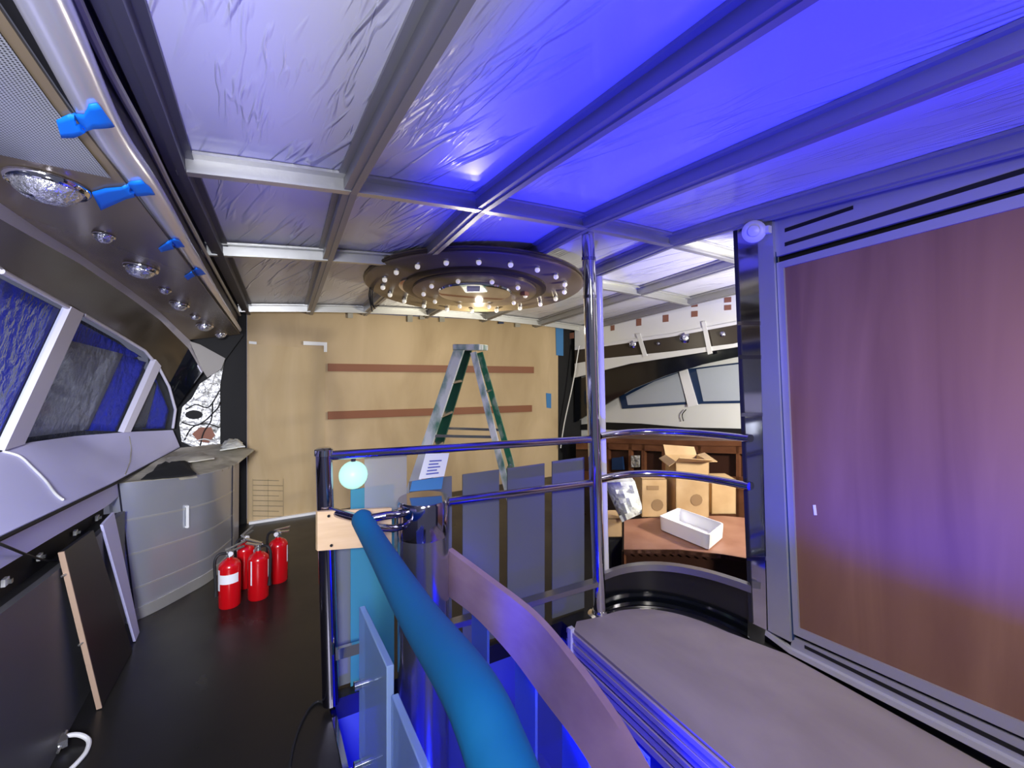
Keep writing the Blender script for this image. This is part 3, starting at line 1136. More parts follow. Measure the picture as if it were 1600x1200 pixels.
crumple('cloth', ((248, 727), (292, 722), (304, 742), (222, 750)), 0.845, 'cloth_black', 'crumpled black cloth on top of the steel cabinet', 'cloth', 0.04, 3)
crumple('paper_sheet', ((350, 690), (374, 688), (382, 698), (345, 704)), 0.85, 'bag_white', 'crumpled white paper at the back corner of the steel cabinet', 'paper', 0.04, 5)
crumple('paper_sheet', ((262, 716), (312, 706), (336, 716), (256, 728)), 0.85, 'tan_paper', 'crumpled pale paper behind the black cloth on the cabinet', 'paper', 0.02, 8)

# ================================================================== leaning boards
lb = thing('leaning_board', 'black laminated board leaning on the low left wall', 'board', (-0.64, 3.0, 0))
bl = PZ(160, 1105, 0.005); br = PZ(207, 1016, 0.005); tr_ = PX(146, 828, -0.70); tl = PX(101, 861, -0.70)
nrm = (br - bl).cross(tl - bl).normalized()
if nrm.x < 0:
    nrm = -nrm
MB().prism([bl, br, tr_, tl], -nrm * 0.018).build('panel', 'board_black', lb)
MB().prism([bl, tl, tl - (br - bl).normalized() * 0.006, bl - (br - bl).normalized() * 0.006], -nrm * 0.02).build('edge_band', 'chipboard_edge', lb)
for px, py in ((103, 892), (127, 995)):
    t = (py - 861) / (1105 - 861.0)
    p = tl.lerp(bl, t) - nrm * 0.009
    dn = -(br - bl).normalized()
    MB().tube([p, p + dn * 0.022 - nrm * 0.01], 0.005, 8).build('screw', 'valve_metal', lb)
b2_ = [PX(151, 838, -0.72), PX(163, 832, -0.715), PX(182, 930, -0.715), PX(170, 920, -0.72)]
tag(MB().prism([V(-0.605, 3.36, 0.005), V(-0.605, 3.46, 0.005), V(-0.705, 3.38, 0.76), V(-0.705, 3.16, 0.76)], (-0.012, 0, 0)).build('leaning_board', 'console_cover'),
    'pale narrow board standing between the black board and steel cabinet', 'board')

# ================================================================== fire extinguishers
def extinguisher():
    t = thing('fire_extinguisher', '', 'fire extinguisher', (0, 0, 0), 'red fire extinguishers on the floor')
    R = 0.066
    prof = [(R * 0.92, 0), (R, 0.008), (R, 0.255)]
    for k in range(1, 9):
        a = k / 8 * math.pi / 2
        prof.append((max(0.018, R * math.cos(a)), 0.255 + 0.055 * math.sin(a)))
    prof += [(0.018, 0.325)]
    MB().lathe(prof).build('cylinder', 'red_paint', t)
    MB().lathe([(0.022, 0.322), (0.022, 0.34), (0.016, 0.345), (0.016, 0.362)]).build('valve', 'valve_metal', t)
    MB().bar((-0.02, 0, 0.352), (0.085, 0, 0.366), 0.02, 0.008).build('carry_handle', 'valve_metal', t)
    MB().bar((-0.025, 0, 0.368), (0.09, 0, 0.398), 0.02, 0.007).build('lever', 'valve_metal', t)
    MB().lathe([(0.015, 0), (0.015, 0.012), (1e-6, 0.013)], (0, -0.018, 0.346), 14, (V(1, 0, 0), V(0, 0, 1), V(0, -1, 0))).build('gauge', 'white_gloss', t)
    MB().tube(spline([(-0.016, 0, 0.346), (-0.06, 0.0, 0.35), (-0.084, 0.0, 0.31), (-0.082, 0.0, 0.2), (-0.078, 0.0, 0.13)], 6), 0.009, 8).build('hose', 'rubber', t)
    MB().tube([(-0.078, 0, 0.13), (-0.077, 0, 0.085)], [0.01, 0.014], 8).build('nozzle', 'rubber', t)
    return t


def ext_label(root, name, mt, a0, a1, z0, z1, lab=None):
    rows = []
    for i in range(3):
        z = z0 + (z1 - z0) * i / 2
        rows.append([V(0.0672 * math.cos(a0 + (a1 - a0) * j / 14), 0.0672 * math.sin(a0 + (a1 - a0) * j / 14), z) for j in range(15)])
    L = Vector(root.location); root.location = (0, 0, 0)
    o = MB().grid(rows).build(name, mt, root)
    root.location = L
    if lab:
        o['label'] = lab
    return o


ex = extinguisher()
spots = [(350, 953, 0.25, 'front-left red fire extinguisher with a white band label'),
         (396, 940, 2.6, 'front middle red fire extinguisher with pale edge stripes on its label'),
         (374, 922, 0.9, 'red fire extinguisher half hidden behind the front two'),
         (428, 913, -0.6, 'rightmost red fire extinguisher, set back by the bulkhead door side')]
for k, (px, py, rz, lab) in enumerate(spots):
    p = PZ(px, py, 0.0)
    p = p + V(ST, CT, 0) * 0.06
    if k == 0:
        ex.location = p; ex.rotation_euler = (0, 0, rz); ex['label'] = lab
        roots = [ex]
    else:
        roots.append(copy_thing(ex, p, rz, lab))
for r, k in zip(roots, range(4)):
    base = math.atan2(-r.location.y, -r.location.x) - r.rotation_euler.z
    if k == 0:
        ext_label(r, 'label_band', 'paper', base - 1.3, base + 0.8, 0.165, 0.225, 'white band label')
        ext_label(r, 'label_strip', 'paper', base - 1.3, base - 0.95, 0.12, 0.255, 'white upright strip')
    elif k == 1:
        ext_label(r, 'label_strip', 'paper', base - 0.75, base - 0.6, 0.11, 0.27, 'pale upright strip')
        ext_label(r, 'label_strip', 'paper', base + 1.0, base + 1.15, 0.14, 0.26, 'pale upright strip')
    else:
        ext_label(r, 'label_strip', 'paper', base + 1.0, base + 1.2, 0.14, 0.26, 'pale upright strip')

# floor cables
t = thing('hose', 'looped white hose with a small tap lying at the lower left', 'hose', PZ(115, 1165, 0))
MB().tube(spline([PZ(92, 1170, 0.012), PZ(102, 1152, 0.03), PZ(122, 1148, 0.03), PZ(138, 1156, 0.015), PZ(136, 1172, 0.01), PZ(124, 1188, 0.01), PZ(106, 1206, 0.01)], 6), 0.009, 8).build('tube', 'cable_white', t)
MB().box(PZ(96, 1158, 0.03), (0.03, 0.06, 0.03), 0.4).build('tap', 'valve_metal', t)
MB().tube([PZ(90, 1176, 0.02), PZ(104, 1142, 0.045)], 0.006, 8).build('tap_lever', 'valve_metal', t)
tag(MB().tube(spline([PZ(449, 1230, 0.006), PZ(455, 1180, 0.006), PZ(466, 1140, 0.006), PZ(482, 1108, 0.006), PZ(496, 1096, 0.006), PZ(506, 1098, 0.006)], 6), 0.006, 8).build('cable', 'rubber'),
    'thin black cable on the floor beside the left rail post', 'cable')

# ================================================================== STEP LADDER
cen = V(1.62, 3.62, 0)
yaw = -TH - math.radians(8)
lad = thing('stepladder', 'paint-splashed green stepladder standing before the plywood bulkhead', 'ladder', cen)
ux = V(math.cos(yaw), math.sin(yaw), 0); uy = V(-math.sin(yaw), math.cos(yaw), 0)


def LL(x, y, z):
    return cen + ux * x + uy * y + V(0, 0, z)


HT = 1.71
fr = []
for sy in (-1, 1):
    bot = LL(-0.62, sy * 0.27, 0.01); tp = LL(-0.065, sy * 0.15, HT)
    fr.append((bot, tp))
    m = MB()
    d = (tp - bot).normalized()
    m.bar(bot, tp, 0.024 if sy > 0 else 0.028, 0.082, up=ux)
    for s2 in (-1, 1):
        m.bar(bot + ux * s2 * 0.04 - uy * sy * 0.012, tp + ux * s2 * 0.04 - uy * sy * 0.012, 0.03, 0.008, up=ux)
    m.build('front_rail', 'ladder_splashed' if sy < 0 else 'ladder_dark', lad)
    MB().box(bot + V(0, 0, 0.01), (0.10, 0.05, 0.03), yaw).build('foot', 'rubber', lad)
re_ = []
for sy in (-1, 1):
    bot = LL(0.50, sy * 0.25, 0.01); tp = LL(0.05, sy * 0.13, HT - 0.03)
    re_.append((bot, tp))
    MB().bar(bot, tp, 0.026, 0.05, up=ux).build('rear_rail', 'ladder_splashed' if sy < 0 else 'ladder_green', lad)
    MB().box(bot + V(0, 0, 0.01), (0.06, 0.05, 0.03), yaw).build('foot', 'rubber', lad)
for k in range(1, 6):
    t = k / 6
    a = fr[0][0].lerp(fr[0][1], t); b2 = fr[1][0].lerp(fr[1][1], t)
    MB().bar(a, b2, 0.085, 0.02).build('step', 'valve_metal', lad)
for k in (1, 2, 4):
    t = k / 5
    a = re_[0][0].lerp(re_[0][1], t); b2 = re_[1][0].lerp(re_[1][1], t)
    MB().bar(a, b2, 0.03, 0.015).build('rear_brace', 'valve_metal', lad)
for i in (0, 1):
    a = fr[i][0].lerp(fr[i][1], 0.575); b2 = re_[i][0].lerp(re_[i][1], 0.585)
    MB().bar(a, b2, 0.008, 0.022).build('spreader', 'valve_metal', lad)
MB().box(LL(0.0, 0, HT + 0.012), (0.23, 0.36, 0.05), yaw).build('top_cap', 'ladder_splashed', lad, bevel=0.008)

# ================================================================== OVAL CEILING LIGHT
e1 = V(CT, -ST, 0)
slope = -0.235
e2 = V(ST, CT, slope).normalized()
en = e1.cross(e2).normalized()
if en.z > 0:
    en = -en
oc = PD(742, 449, 3.65)
ol = thing('ceiling_light', 'large oval bronze ceiling light ringed with small bulbs', 'ceiling light', oc)
RA, RB = 0.86, 0.614


def oval(s, h, n=64, sx=0.0):
    return [oc + e1 * (RA * s * math.cos(a) + sx) + e2 * (RB * s * math.sin(a)) + en * h for a in [2 * math.pi * k / n for k in range(n)]]


def ring(loops, close=False):
    n = len(loops[0])
    vs = [p for l in loops for p in l]
    fs = []
    for i in range(len(loops) - 1):
        for k in range(n):
            k2 = (k + 1) % n
            fs.append((i * n + k, i * n + k2, (i + 1) * n + k2, (i + 1) * n + k))
    m = MB().add(vs, fs, True)
    m.f.append(list(range(n))); m.smooth.append(False)
    m.f.append([(len(loops) - 1) * n + k for k in range(n)]); m.smooth.append(False)
    return m


ring([oval(0.97, -0.06), oval(1.0, -0.055), oval(1.0, -0.01), oval(0.98, 0.0)]).build('plate', 'bronze_mirror', ol)
ring([oval(0.66, 0.0), oval(0.66, 0.02), oval(0.63, 0.028), oval(0.60, 0.028)]).build('raised_ring', 'bronze_fascia', ol)
ring([oval(0.57, 0.028), oval(0.57, 0.042), oval(0.55, 0.045)]).build('inner_plate', 'bronze_mirror', ol)
ring([oval(0.34, 0.045), oval(0.33, 0.058), oval(0.31, 0.06)]).build('centre_mirror', 'chrome', ol)
sm_ = [oc + e1 * (RA * (-0.56 + 0.13 * math.cos(a))) + e2 * (RB * (-0.05 + 0.26 * math.sin(a))) + en * 0.004 for a in [2 * math.pi * k / 24 for k in range(24)]]
MB().prism(sm_, en * 0.01).build('side_mirror', 'chrome', ol)
rim = oval(1.0, -0.03, 48)
MB().tube(rim + rim[:1], 0.014, 8, cap=False).build('rim', 'bronze_fascia', ol)
for k in range(20):
    a = 2 * math.pi * (k + 0.3) / 20
    p = oc + e1 * RA * 0.84 * math.cos(a) + e2 * RB * 0.84 * math.sin(a)
    bo = MB().sphere(p + en * 0.022, 0.019, 12, 8).build('bulb', 'bulb_glow', ol)
    MB().lathe([(0.022, 0), (0.02, 0.012), (0.012, 0.014)], p, 12, frame_axes(en)).build('socket', 'valve_metal', ol)
for k in range(10):
    a = 2 * math.pi * (k + 0.1) / 10
    p = oc + e1 * RA * 0.47 * math.cos(a) + e2 * RB * 0.47 * math.sin(a) + en * 0.045
    MB().sphere(p + en * 0.02, 0.018, 12, 8).build('bulb', 'bulb_glow', ol)
for k in (-0.42, 0.0, 0.38):
    p = oc + e1 * RA * k + e2 * RB * 0.15
    MB().tube([p - en * 0.06, p - en * (0.10)], 0.012, 8).build('hanger', 'valve_metal', ol)
MB().box(oc + e1 * RA * 0.46 + e2 * RB * 0.0 + en * 0.055, (0.05, 0.05, 0.03), 0.3).build('red_connector', 'rust', ol)
MB().box(oc - e1 * RA * 0.0 + e2 * RB * -0.2 + en * 0.07, (0.10, 0.03, 0.03), -TH).build('clamp', 'white_paint', ol)
for off in (0.0, 0.012, 0.026):
    p = oc - e1 * (RA * 0.97 - off)
    MB().tube(spline([p - en * 0.02, p + V(-0.01, 0, -0.06), p + V(0.0, 0, -0.12 - off), p + V(0.02 + off, 0.02, -0.19 + off * 2)], 5), 0.005, 6).build('wire', 'rubber', ol)

# ================================================================== RAILING round the stairwell and landing
YR = 2.30
mp_b = PD(937, 962, 2.915); mp_t = V(mp_b.x - 0.05, mp_b.y - 0.03, zc(1.75, 2.28) - 0.05)
mp_t = PD(918, 350, 2.86)


def on_post(py):
    t = (py - 350) / (962 - 350.0)
    return mp_t.lerp(mp_b, t)


pole = thing('chrome_pole', 'tall chrome pole from landing edge up to the ceiling beams', 'pole', mp_b)
MB().tube([mp_b, mp_t], 0.04, 24).build('pole', 'chrome', pole)
MB().lathe([(0.075, 0), (0.075, 0.012), (0.05, 0.02), (0.045, 0.04)], mp_b, 24).build('base_flange', 'chrome', pole)
MB().lathe([(0.055, -0.03), (0.055, 0.03)], mp_t, 20).build('top_collar', 'dark_chrome', pole)
for py in (404, 462):
    MB().lathe([(0.044, -0.01), (0.044, 0.01)], on_post(py), 20).build('band', 'dark_chrome', pole)
sp_b = PD(948, 958, 3.03); sp_t = PD(936, 432, 3.03)
tag(MB().tube([sp_b, sp_t], 0.022, 16).build('chrome_pole', 'white_gloss'), 'slimmer pale pole close behind the tall chrome pole', 'pole')

rail = thing('railing', 'chrome railing with frosted slats around the stairwell and landing', 'railing', (1.3, 2.3, 0))
lp_b = PD(517, 1098, 2.14); lp_t = PD(506, 706, 2.14)
MB().tube([lp_b, lp_t], 0.037, 20).build('post', 'dark_chrome', rail)
MB().lathe([(0.03, -0.02), (0.042, -0.015), (0.042, 0.012), (0.03, 0.018)], lp_t, 20).build('post_cap', 'chrome', rail)
MB().tube([PD(512, 712, 2.14), on_post(683)], 0.022, 14).build('top_rail', 'dark_chrome', rail)
MB().tube([PD(692, 785, 2.42), on_post(751)], 0.022, 14).build('mid_rail', 'dark_chrome', rail)
ba = PD(800, 948, 2.62); bb = on_post(908)
MB().bar(ba - (bb - ba) * 0.9, bb, 0.06, 0.03).build('bottom_rail', 'satin_aluminium', rail)
# curved rails round the landing corner
ce = V(2.44, 1.72, 0)


def arc(z0, z1, n=16, r=None, ctr=None):
    a = V(mp_b.x, mp_b.y, 0); e = V(2.52, 1.66, 0)
    c1 = V(2.46, 2.36, 0)
    out = []
    for i in range(n + 1):
        t = i / n
        k = 0.62
        p = a * (1 - t) ** 3 + (a.lerp(c1, k)) * 3 * t * (1 - t) ** 2 + (e.lerp(c1, k)) * 3 * t * t * (1 - t) + e * t ** 3
        out.append(V(p.x, p.y, z0 + (z1 - z0) * t))
    return out


MB().tube(arc(on_post(680).z, 1.165), 0.022, 12).build('curved_top_rail', 'dark_chrome', rail)
MB().tube(arc(on_post(748).z, 0.885), 0.024, 12).build('curved_mid_rail', 'dark_chrome', rail)
ar = arc(on_post(905).z, 0.285)
MB().slab([[p, p + V(0, 0, 0.04)] for p in ar], (-0.035, -0.035, 0)).build('curved_bottom_rail', 'satin_aluminium', rail)
# frosted slats
def slat(px0, px1, z0, z1, yy, mt='frosted_panel'):
    a = PY(px0, 700, yy); b2 = PY(px1, 700, yy)
    return MB().prism([V(a.x, yy, z0), V(b2.x, yy, z0), V(b2.x, yy, z1), V(a.x, yy, z1)], (0, 0.008, 0)).build('infill_slat', mt, rail)


slat(723, 780, 0.01, 0.985, 2.37)
slat(793, 851, 0.01, 0.985, 2.37)
slat(863, 913, 0.01, 0.99, 2.37)
slat(640, 706, 0.01, 0.985, 2.37)
s = slat(548, 616, 0.01, 0.985, 2.37, 'teal_film'); s['label'] = 'teal-tinted slat'
slat(519, 556, 0.01, 0.80, 2.40)
# clear film over the left opening of the railing
a = PY(570, 714, 2.34); b2 = PY(636, 714, 2.34)
MB().prism([V(a.x, 2.345, 0.86), V(b2.x, 2.345, 0.86), V(b2.x, 2.345, 1.155), V(a.x, 2.345, 1.165)], (0, 0.003, 0)).build('clear_film', 'haze_film', rail)['label'] = 'hazy clear plastic film'
# dark kick plate below the curved rail
kp = arc(0.0, 0.0, 20)
structure(MB().slab([[p + V(0.03, 0.03, 0.0), p + V(0.03, 0.03, 0.225 + 0.05 * i / 20)] for i, p in enumerate(kp)], (0.012, 0.012, 0)).build('baseboard_landing', 'gloss_black'))

# plywood block screwed to the post
blk = thing('plywood_block', 'pale plywood block screwed to the left rail post', 'block', PD(545, 858, 2.08))
MB().prism([PD(496, 800, 2.07), PD(612, 794, 2.15), PD(612, 852, 2.15), PD(496, 861, 2.07)], (-0.01 * ST, 0.02, 0)).build('board', 'ply_block', blk)
for px, py in ((514, 806), (518, 852)):
    p = PD(px, py, 2.065)
    MB().tube([p, p + V(-ST, -CT, 0) * 0.006], 0.006, 8).build('screw', 'rubber', blk)

# round white lamp on the rail
gl = thing('globe_lamp', 'glowing white globe lamp just under the top rail', 'lamp', PD(552, 742, 2.25))
gc = PD(552, 742, 2.25)
MB().sphere(gc, 0.068, 24, 14).build('globe', 'globe_glow', gl)
MB().tube([gc + V(0.0, 0, 0.06), V(gc.x, gc.y, PD(552, 712, 2.25).z)], 0.012, 10).build('stem', 'dark_chrome', gl)

# paper notice + tape
nt_ = thing('paper_notice', 'white paper notice with blue writing hanging on the rail by the ladder', 'paper', PD(676, 748, 2.28))
q = [PD(665, 709, 2.27), PD(702, 708, 2.30), PD(694, 744, 2.28), PD(654, 749, 2.25)]
MB().prism(q, (0.001, 0.004, 0)).build('sheet', 'paper', nt_)
for k in range(5):
    a = q[0].lerp(q[3], 0.3 + k * 0.13); b2 = q[1].lerp(q[2], 0.3 + k * 0.13)
    MB().bar(a.lerp(b2, 0.25) + V(-ST, -CT, 0) * 0.003, a.lerp(b2, 0.75 - 0.1 * (k % 2)) + V(-ST, -CT, 0) * 0.003, 0.002, 0.006).build('writing', 'ink', nt_)
tag(MB().prism([PD(644, 752, 2.24), PD(693, 745, 2.28), PD(690, 764, 2.28), PD(640, 768, 2.24)], (0.001, 0.004, 0)).build('tape_strip', 'tape_dull_blue'),
    'blue tape along the foot of the paper notice on the rail', 'tape')

# ================================================================== NEWEL COLUMN
cc = V(0.70, 2.12, 0)
dcol = cc.dot(V(ST, CT, 0))
ztop = H - (778 - HOR) / F * dcol
col = thing('newel_column', 'thick polished steel column rising out of the stairwell', 'column', (cc.x, cc.y, -2.18))
MB().lathe([(0.121, -2.18), (0.121, ztop - 0.17)], cc, 40).build('shaft', 'column_steel', col)
MB().lathe([(0.122, ztop - 0.17), (0.124, ztop - 0.16), (0.124, ztop - 0.012), (0.118, ztop)], cc, 40).build('collar', 'dark_chrome', col)
MB().tube([V(cc.x - 0.10, cc.y - 0.02, ztop - 0.05), PD(600, 806, 2.0), PD(568, 812, 1.98)], 0.018, 12).build('upper_arm', 'dark_chrome', col)
MB().tube([V(cc.x - 0.10, cc.y - 0.02, ztop - 0.11), PD(615, 826, 2.0), PD(585, 824, 1.9)], 0.016, 12).build('lower_arm', 'dark_chrome', col)

# ================================================================== PADDED HANDRAIL
hr = [PD(566, 812, 2.02), PD(590, 855, 1.75), PD(648, 953, 1.14), PD(730, 1072, 0.76), PD(783, 1193, 0.635), PD(830, 1330, 0.56)]
hs = spline(hr, 8)
hd = thing('handrail', 'stair handrail wrapped in a thick teal-blue foam sleeve', 'handrail', hs[8])
r0 = [0.046 + 0.0 * i for i in range(len(hs))]
d0 = (hs[0] - hs[1]).normalized()
capp = [hs[0] + d0 * 0.03, hs[0] + d0 * 0.022, hs[0] + d0 * 0.01]
MB().tube(capp + hs, [0.018, 0.034, 0.043] + r0, 24).build('foam_sleeve', 'foam_teal', hd)
MB().tube([hs[0], V(lp_t.x + 0.02, lp_t.y - 0.02, hs[0].z)], 0.02, 12).build('end_bracket', 'dark_chrome', hd)

# ================================================================== STAIRCASE
st_ = thing('staircase', 'open staircase with a curved pinkish stringer and blue-lit treads', 'staircase', (0.95, 1.2, -2.18))
top_e = [PD(699, 859, 2.29), PD(760, 905, 2.08), PD(830, 960, 1.86), PD(890, 1030, 1.62), PD(950, 1112, 1.43), PD(1000, 1195, 1.3), PD(1060, 1310, 1.15)]
bot_e = [PD(699, 931, 2.29), PD(740, 962, 2.08), PD(796, 1022, 1.86), PD(848, 1092, 1.62), PD(892, 1150, 1.43), PD(932, 1215, 1.3), PD(985, 1330, 1.15)]
rows = loft(spline(top_e, 6), spline(bot_e, 6), 50, 4)
MB().slab(rows, (0.03, 0.012, 0)).build('stringer', 'pink_wood', st_)
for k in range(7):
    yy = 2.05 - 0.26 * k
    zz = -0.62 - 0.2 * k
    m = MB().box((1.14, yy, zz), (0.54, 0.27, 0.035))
    m.build('tread', 'stair_lit_blue', st_)
    MB().box((1.14, yy - 0.12, zz - 0.03), (0.52, 0.012, 0.02)).build('led_strip', 'led_blue', st_)
for x0, y0, z0, z1 in ((0.92, 1.95, -0.25, 0.45), (1.02, 1.7, -0.4, 0.40), (1.10, 1.45, -0.6, 0.36), (1.15, 1.2, -0.8, 0.30)):
    MB().box((x0, y0, (z0 + z1) / 2), (0.012, 0.17, z1 - z0)).build('baluster_panel', 'blue_acrylic', st_)

# glass panels on the left edge of the stairwell
for k, (pl, lab) in enumerate((
        ([PX(561, 948, 0.335), PX(604, 1042, 0.335)], 'clear blue-lit glass panel standing nearest the left rail post'),
        ([PX(611, 1086, 0.345), PX(660, 1205, 0.345)], 'second clear blue-lit glass panel, nearer the camera'))):
    a, b2 = pl
    g = thing('glass_panel', lab, 'glass panel', V((a.x + b2.x) / 2, (a.y + b2.y) / 2, -0.2), 'glass panels along the stairwell edge')
    MB().prism([a, b2, V(b2.x, b2.y, -0.25), V(a.x, a.y, -0.25)], (0.022, 0, 0)).build('pane', 'clear_acrylic', g, bevel=0.003)
    sp = ((562, 1062),) if k == 0 else ()
    for px, py in ([(560, 1063)] if k == 0 else [(588, 1155)]):
        p = PX(px, py, 0.33)
        p.y = min(max(p.y, b2.y + 0.06), a.y - 0.04)
        MB().tube([p - V(0.02, 0, 0), p + V(0.04, 0, 0)], 0.016, 14).build('standoff', 'chrome', g)
        p2 = V(p.x, p.y, 0.16)
        MB().tube([p2 - V(0.02, 0, 0), p2 + V(0.04, 0, 0)], 0.016, 14).build('standoff', 'chrome', g)
tag(MB().bar(PD(524, 1022, 2.1), PD(566, 1010, 2.15), 0.02, 0.05).build('bracket', 'chrome'), 'polished bracket plate low on the left rail post', 'bracket')
tag(MB().prism([V(0.33, 1.95, -0.24), V(0.33, 1.42, -0.24), V(0.33, 1.42, -0.03), V(0.33, 1.95, -0.03)], (0.01, 0, 0)).build('cover_plate', 'white_paint'),
    'white cover plate on the stairwell wall below the left post', 'plate')

# ================================================================== LANDING
lc = arc(0, 0, 20)
pl = [V(1.655, -0.5, 0.002), V(1.655, 2.20, 0.002), V(1.72, 2.26, 0.002)] + [V(p.x - 0.07, p.y - 0.05, 0.002) for p in lc[1:-2]] + [V(2.535, 1.45, 0.002), V(2.55, -0.5, 0.002)]
tag(MB().prism(pl, (0, 0, 0.016)).build('plywood_sheet', 'landing_board'), 'large dusty tan board covering the landing floor', 'board')
le = [V(p.x - 0.03, p.y - 0.02, 0.02) for p in lc]
m = MB().slab([[p, p + V(0.03, 0.03, 0.0)] for p in le], (0, 0, -0.018))
structure(m.build('trim_22', 'chrome'))
m = MB()
for k, (z, dx) in enumerate(((-0.012, 0.0), (-0.045, 0.012), (-0.075, 0.002), (-0.11, 0.014), (-0.15, 0.004), (-0.19, 0.012), (-0.235, 0.002))):
    m.box((1.652 + dx * 0.5, 0.86, z), (0.02, 2.8, 0.026 if k < 5 else 0.034))
structure(m.build('trim_23', 'riser_layer'))
tag(MB().box((1.645, 2.215, -0.11), (0.03, 0.03, 0.27)).build('corner_post', 'white_gloss'), 'pale corner post at the head of the landing edge', 'post')

# ================================================================== RIGHT-HAND CABINET
XC = 2.56
cb = thing('wardrobe_cabinet', 'tall built-in cabinet with a brown wood panel in a metal frame', 'cabinet', (2.55, 0.9, 0))


def cpl(pts, x, th=0.02, name='frame', mt='cabinet_metal'):
    return MB().prism([PX(px, py, x) for px, py in pts], (th, 0, 0)).build(name, mt, cb)


def ext(a, b2, px):
    """carry the line a-b on to px"""
    t = (px - a[0]) / (b2[0] - a[0])
    return (px, a[1] + (b2[1] - a[1]) * t)


R = 1900
e = lambda a, b2: ext(a, b2, R)
# backing carcass
car = MB().box((XC + 0.36, 0.45, 1.2), (0.6, 2.26, 2.42))
car.build('carcass', 'fascia_dark', cb)
# header, panel frame, wood
ht0, ht1 = (1206, 330), (1600, 218)
g1, g1b = (1209, 402), (1600, 291)
g2, g2b = (1209, 409), (1600, 299)
fo, fob = (1213, 411), (1600, 302)
fi, fib = (1224, 418), (1600, 322)
bi, bib = (1248, 982), (1600, 1131)
bo, bob = (1238, 990), (1600, 1153)
cpl([ht0, e(ht0, ht1), e(g1, g1b), g1], XC - 0.005, 0.03, 'header')
cpl([fo, e(fo, fob), e(fi, fib), fi], XC - 0.01, 0.03, 'frame_top')
cpl([fo, fi, bi, bo], XC - 0.01, 0.03, 'frame_stile')
cpl([bi, e(bi, bib), e(bo, bob), bo], XC - 0.01, 0.03, 'frame_bottom')
cpl([fi, e(fi, fib), e(bi, bib), bi], XC + 0.004, 0.02, 'door_panel', 'wood_door')
cpl([(1270, 789), (1274, 789), (1276, 805), (1272, 805)], XC + 0.001, 0.003, 'paint_mark', 'white_paint')
# header slots
cpl([(1226, 357), (1333, 321), (1333, 327), (1226, 363)], XC - 0.007, 0.004, 'slot', 'matte_black')
cpl([(1226, 379), e((1226, 379), (1600, 262)), e((1226, 385), (1600, 271)), (1226, 385)], XC - 0.007, 0.004, 'slot', 'matte_black')
# bottom rail with its slot, and the lip below
cpl([(1238, 995), e((1238, 995), (1600, 1159)), e((1234, 1017), (1600, 1203)), (1234, 1017)], XC - 0.005, 0.02, 'bottom_rail')
cpl([(1257, 1008), e((1257, 1008), (1600, 1174)), e((1257, 1013), (1600, 1182)), (1257, 1013)], XC - 0.007, 0.004, 'slot', 'matte_black')
cpl([(1196, 985), (1234, 1014), e((1234, 1014), (1600, 1198)), e((1233, 1021), (1600, 1210)), (1233, 1021), (1195, 992)], XC - 0.03, 0.03, 'bottom_lip', 'lip_metal')
# pilaster
cpl([(1183, 345), (1206, 338), (1235, 1003), (1200, 985)], XC - 0.03, 0.05, 'pilaster', 'brushed_steel')
cpl([(1206, 338), (1212, 400), (1240, 1000), (1235, 1003)], XC - 0.012, 0.02, 'groove', 'navy')
# mirror-like end column
a = PX(1146, 360, 2.50); b2 = PX(1168, 350, 2.50)
mc = thing('mirror_column', 'dark mirrored column between the railing and the steel pilaster', 'column', (2.6, 1.65, 0))
c0 = [PZ(1190, 985, 0.02)]
mcp = [PX(1146, 352, 2.53), PX(1184, 345, 2.53), PX(1198, 985, 2.53), PX(1172, 972, 2.53)]
MB().prism(mcp, (0.10, 0, 0)).build('mirror_face', 'chrome', mc)
MB().prism([PX(1145, 352, 2.525), PX(1150, 352, 2.525), PX(1176, 974, 2.525), PX(1170, 972, 2.525)], (0.01, 0, 0)).build('edge_strip', 'fascia_dark', mc)
for py in (502, 555, 645, 870):
    t = (py - 350) / 625
    MB().prism([PX(1147 + 24 * t, py, 2.522), PX(1184 + 14 * t, py, 2.522), PX(1184 + 14 * t, py + 6, 2.522), PX(1147 + 24 * t, py + 6, 2.522)], (0.008, 0, 0)).build('clip', 'dark_chrome', mc)
kn = thing('wall_lamp', 'small round pale lamp at the head of the steel pilaster', 'lamp', PX(1178, 362, 2.45))
kc = PX(1178, 362, 2.455)
kax = frame_axes((-0.85, -0.5, -0.1))
MB().lathe([(0.055, -0.03), (0.062, -0.01), (0.062, 0.01), (0.05, 0.022), (0.036, 0.024)], kc, 28, kax).build('ring', 'knob_white', kn)
MB().lathe([(0.034, 0.02), (0.03, 0.034), (0.015, 0.04), (1e-6, 0.041)], kc, 22, kax).build('centre', 'knob_white', kn)
MB().box(kc + V(0.03, -0.05, 0.0), (0.03, 0.05, 0.04)).build('mount', 'offwhite', kn)

# landing-side black gap and threshold strip under the cabinet
m = MB().prism([PX(1195, 993, 2.575), PX(1233, 1022, 2.575), PX(1900, 1366, 2.575), PX(1900, 1392, 2.575), PX(1230, 1032, 2.575), PX(1195, 1002, 2.575)], (0.02, 0, 0))
structure(m.build('trim_24', 'matte_black'))

# ================================================================== RIGHT SIDE: hull and saloon corner
A = (4.05, 5.2, 0); B = (4.6, 2.9, 0)


def hull(pts, off, th, name, mt, parent=None):
    t = (Vector(B) - Vector(A)).normalized()
    n = V(t.y, -t.x, 0)
    if n.dot(V(A[0], A[1], 0)) < 0:
        n = -n
    P = [PL(px, py, A, B, off) for px, py in pts]
    return MB().prism(P, n * th).build(name, mt, parent)


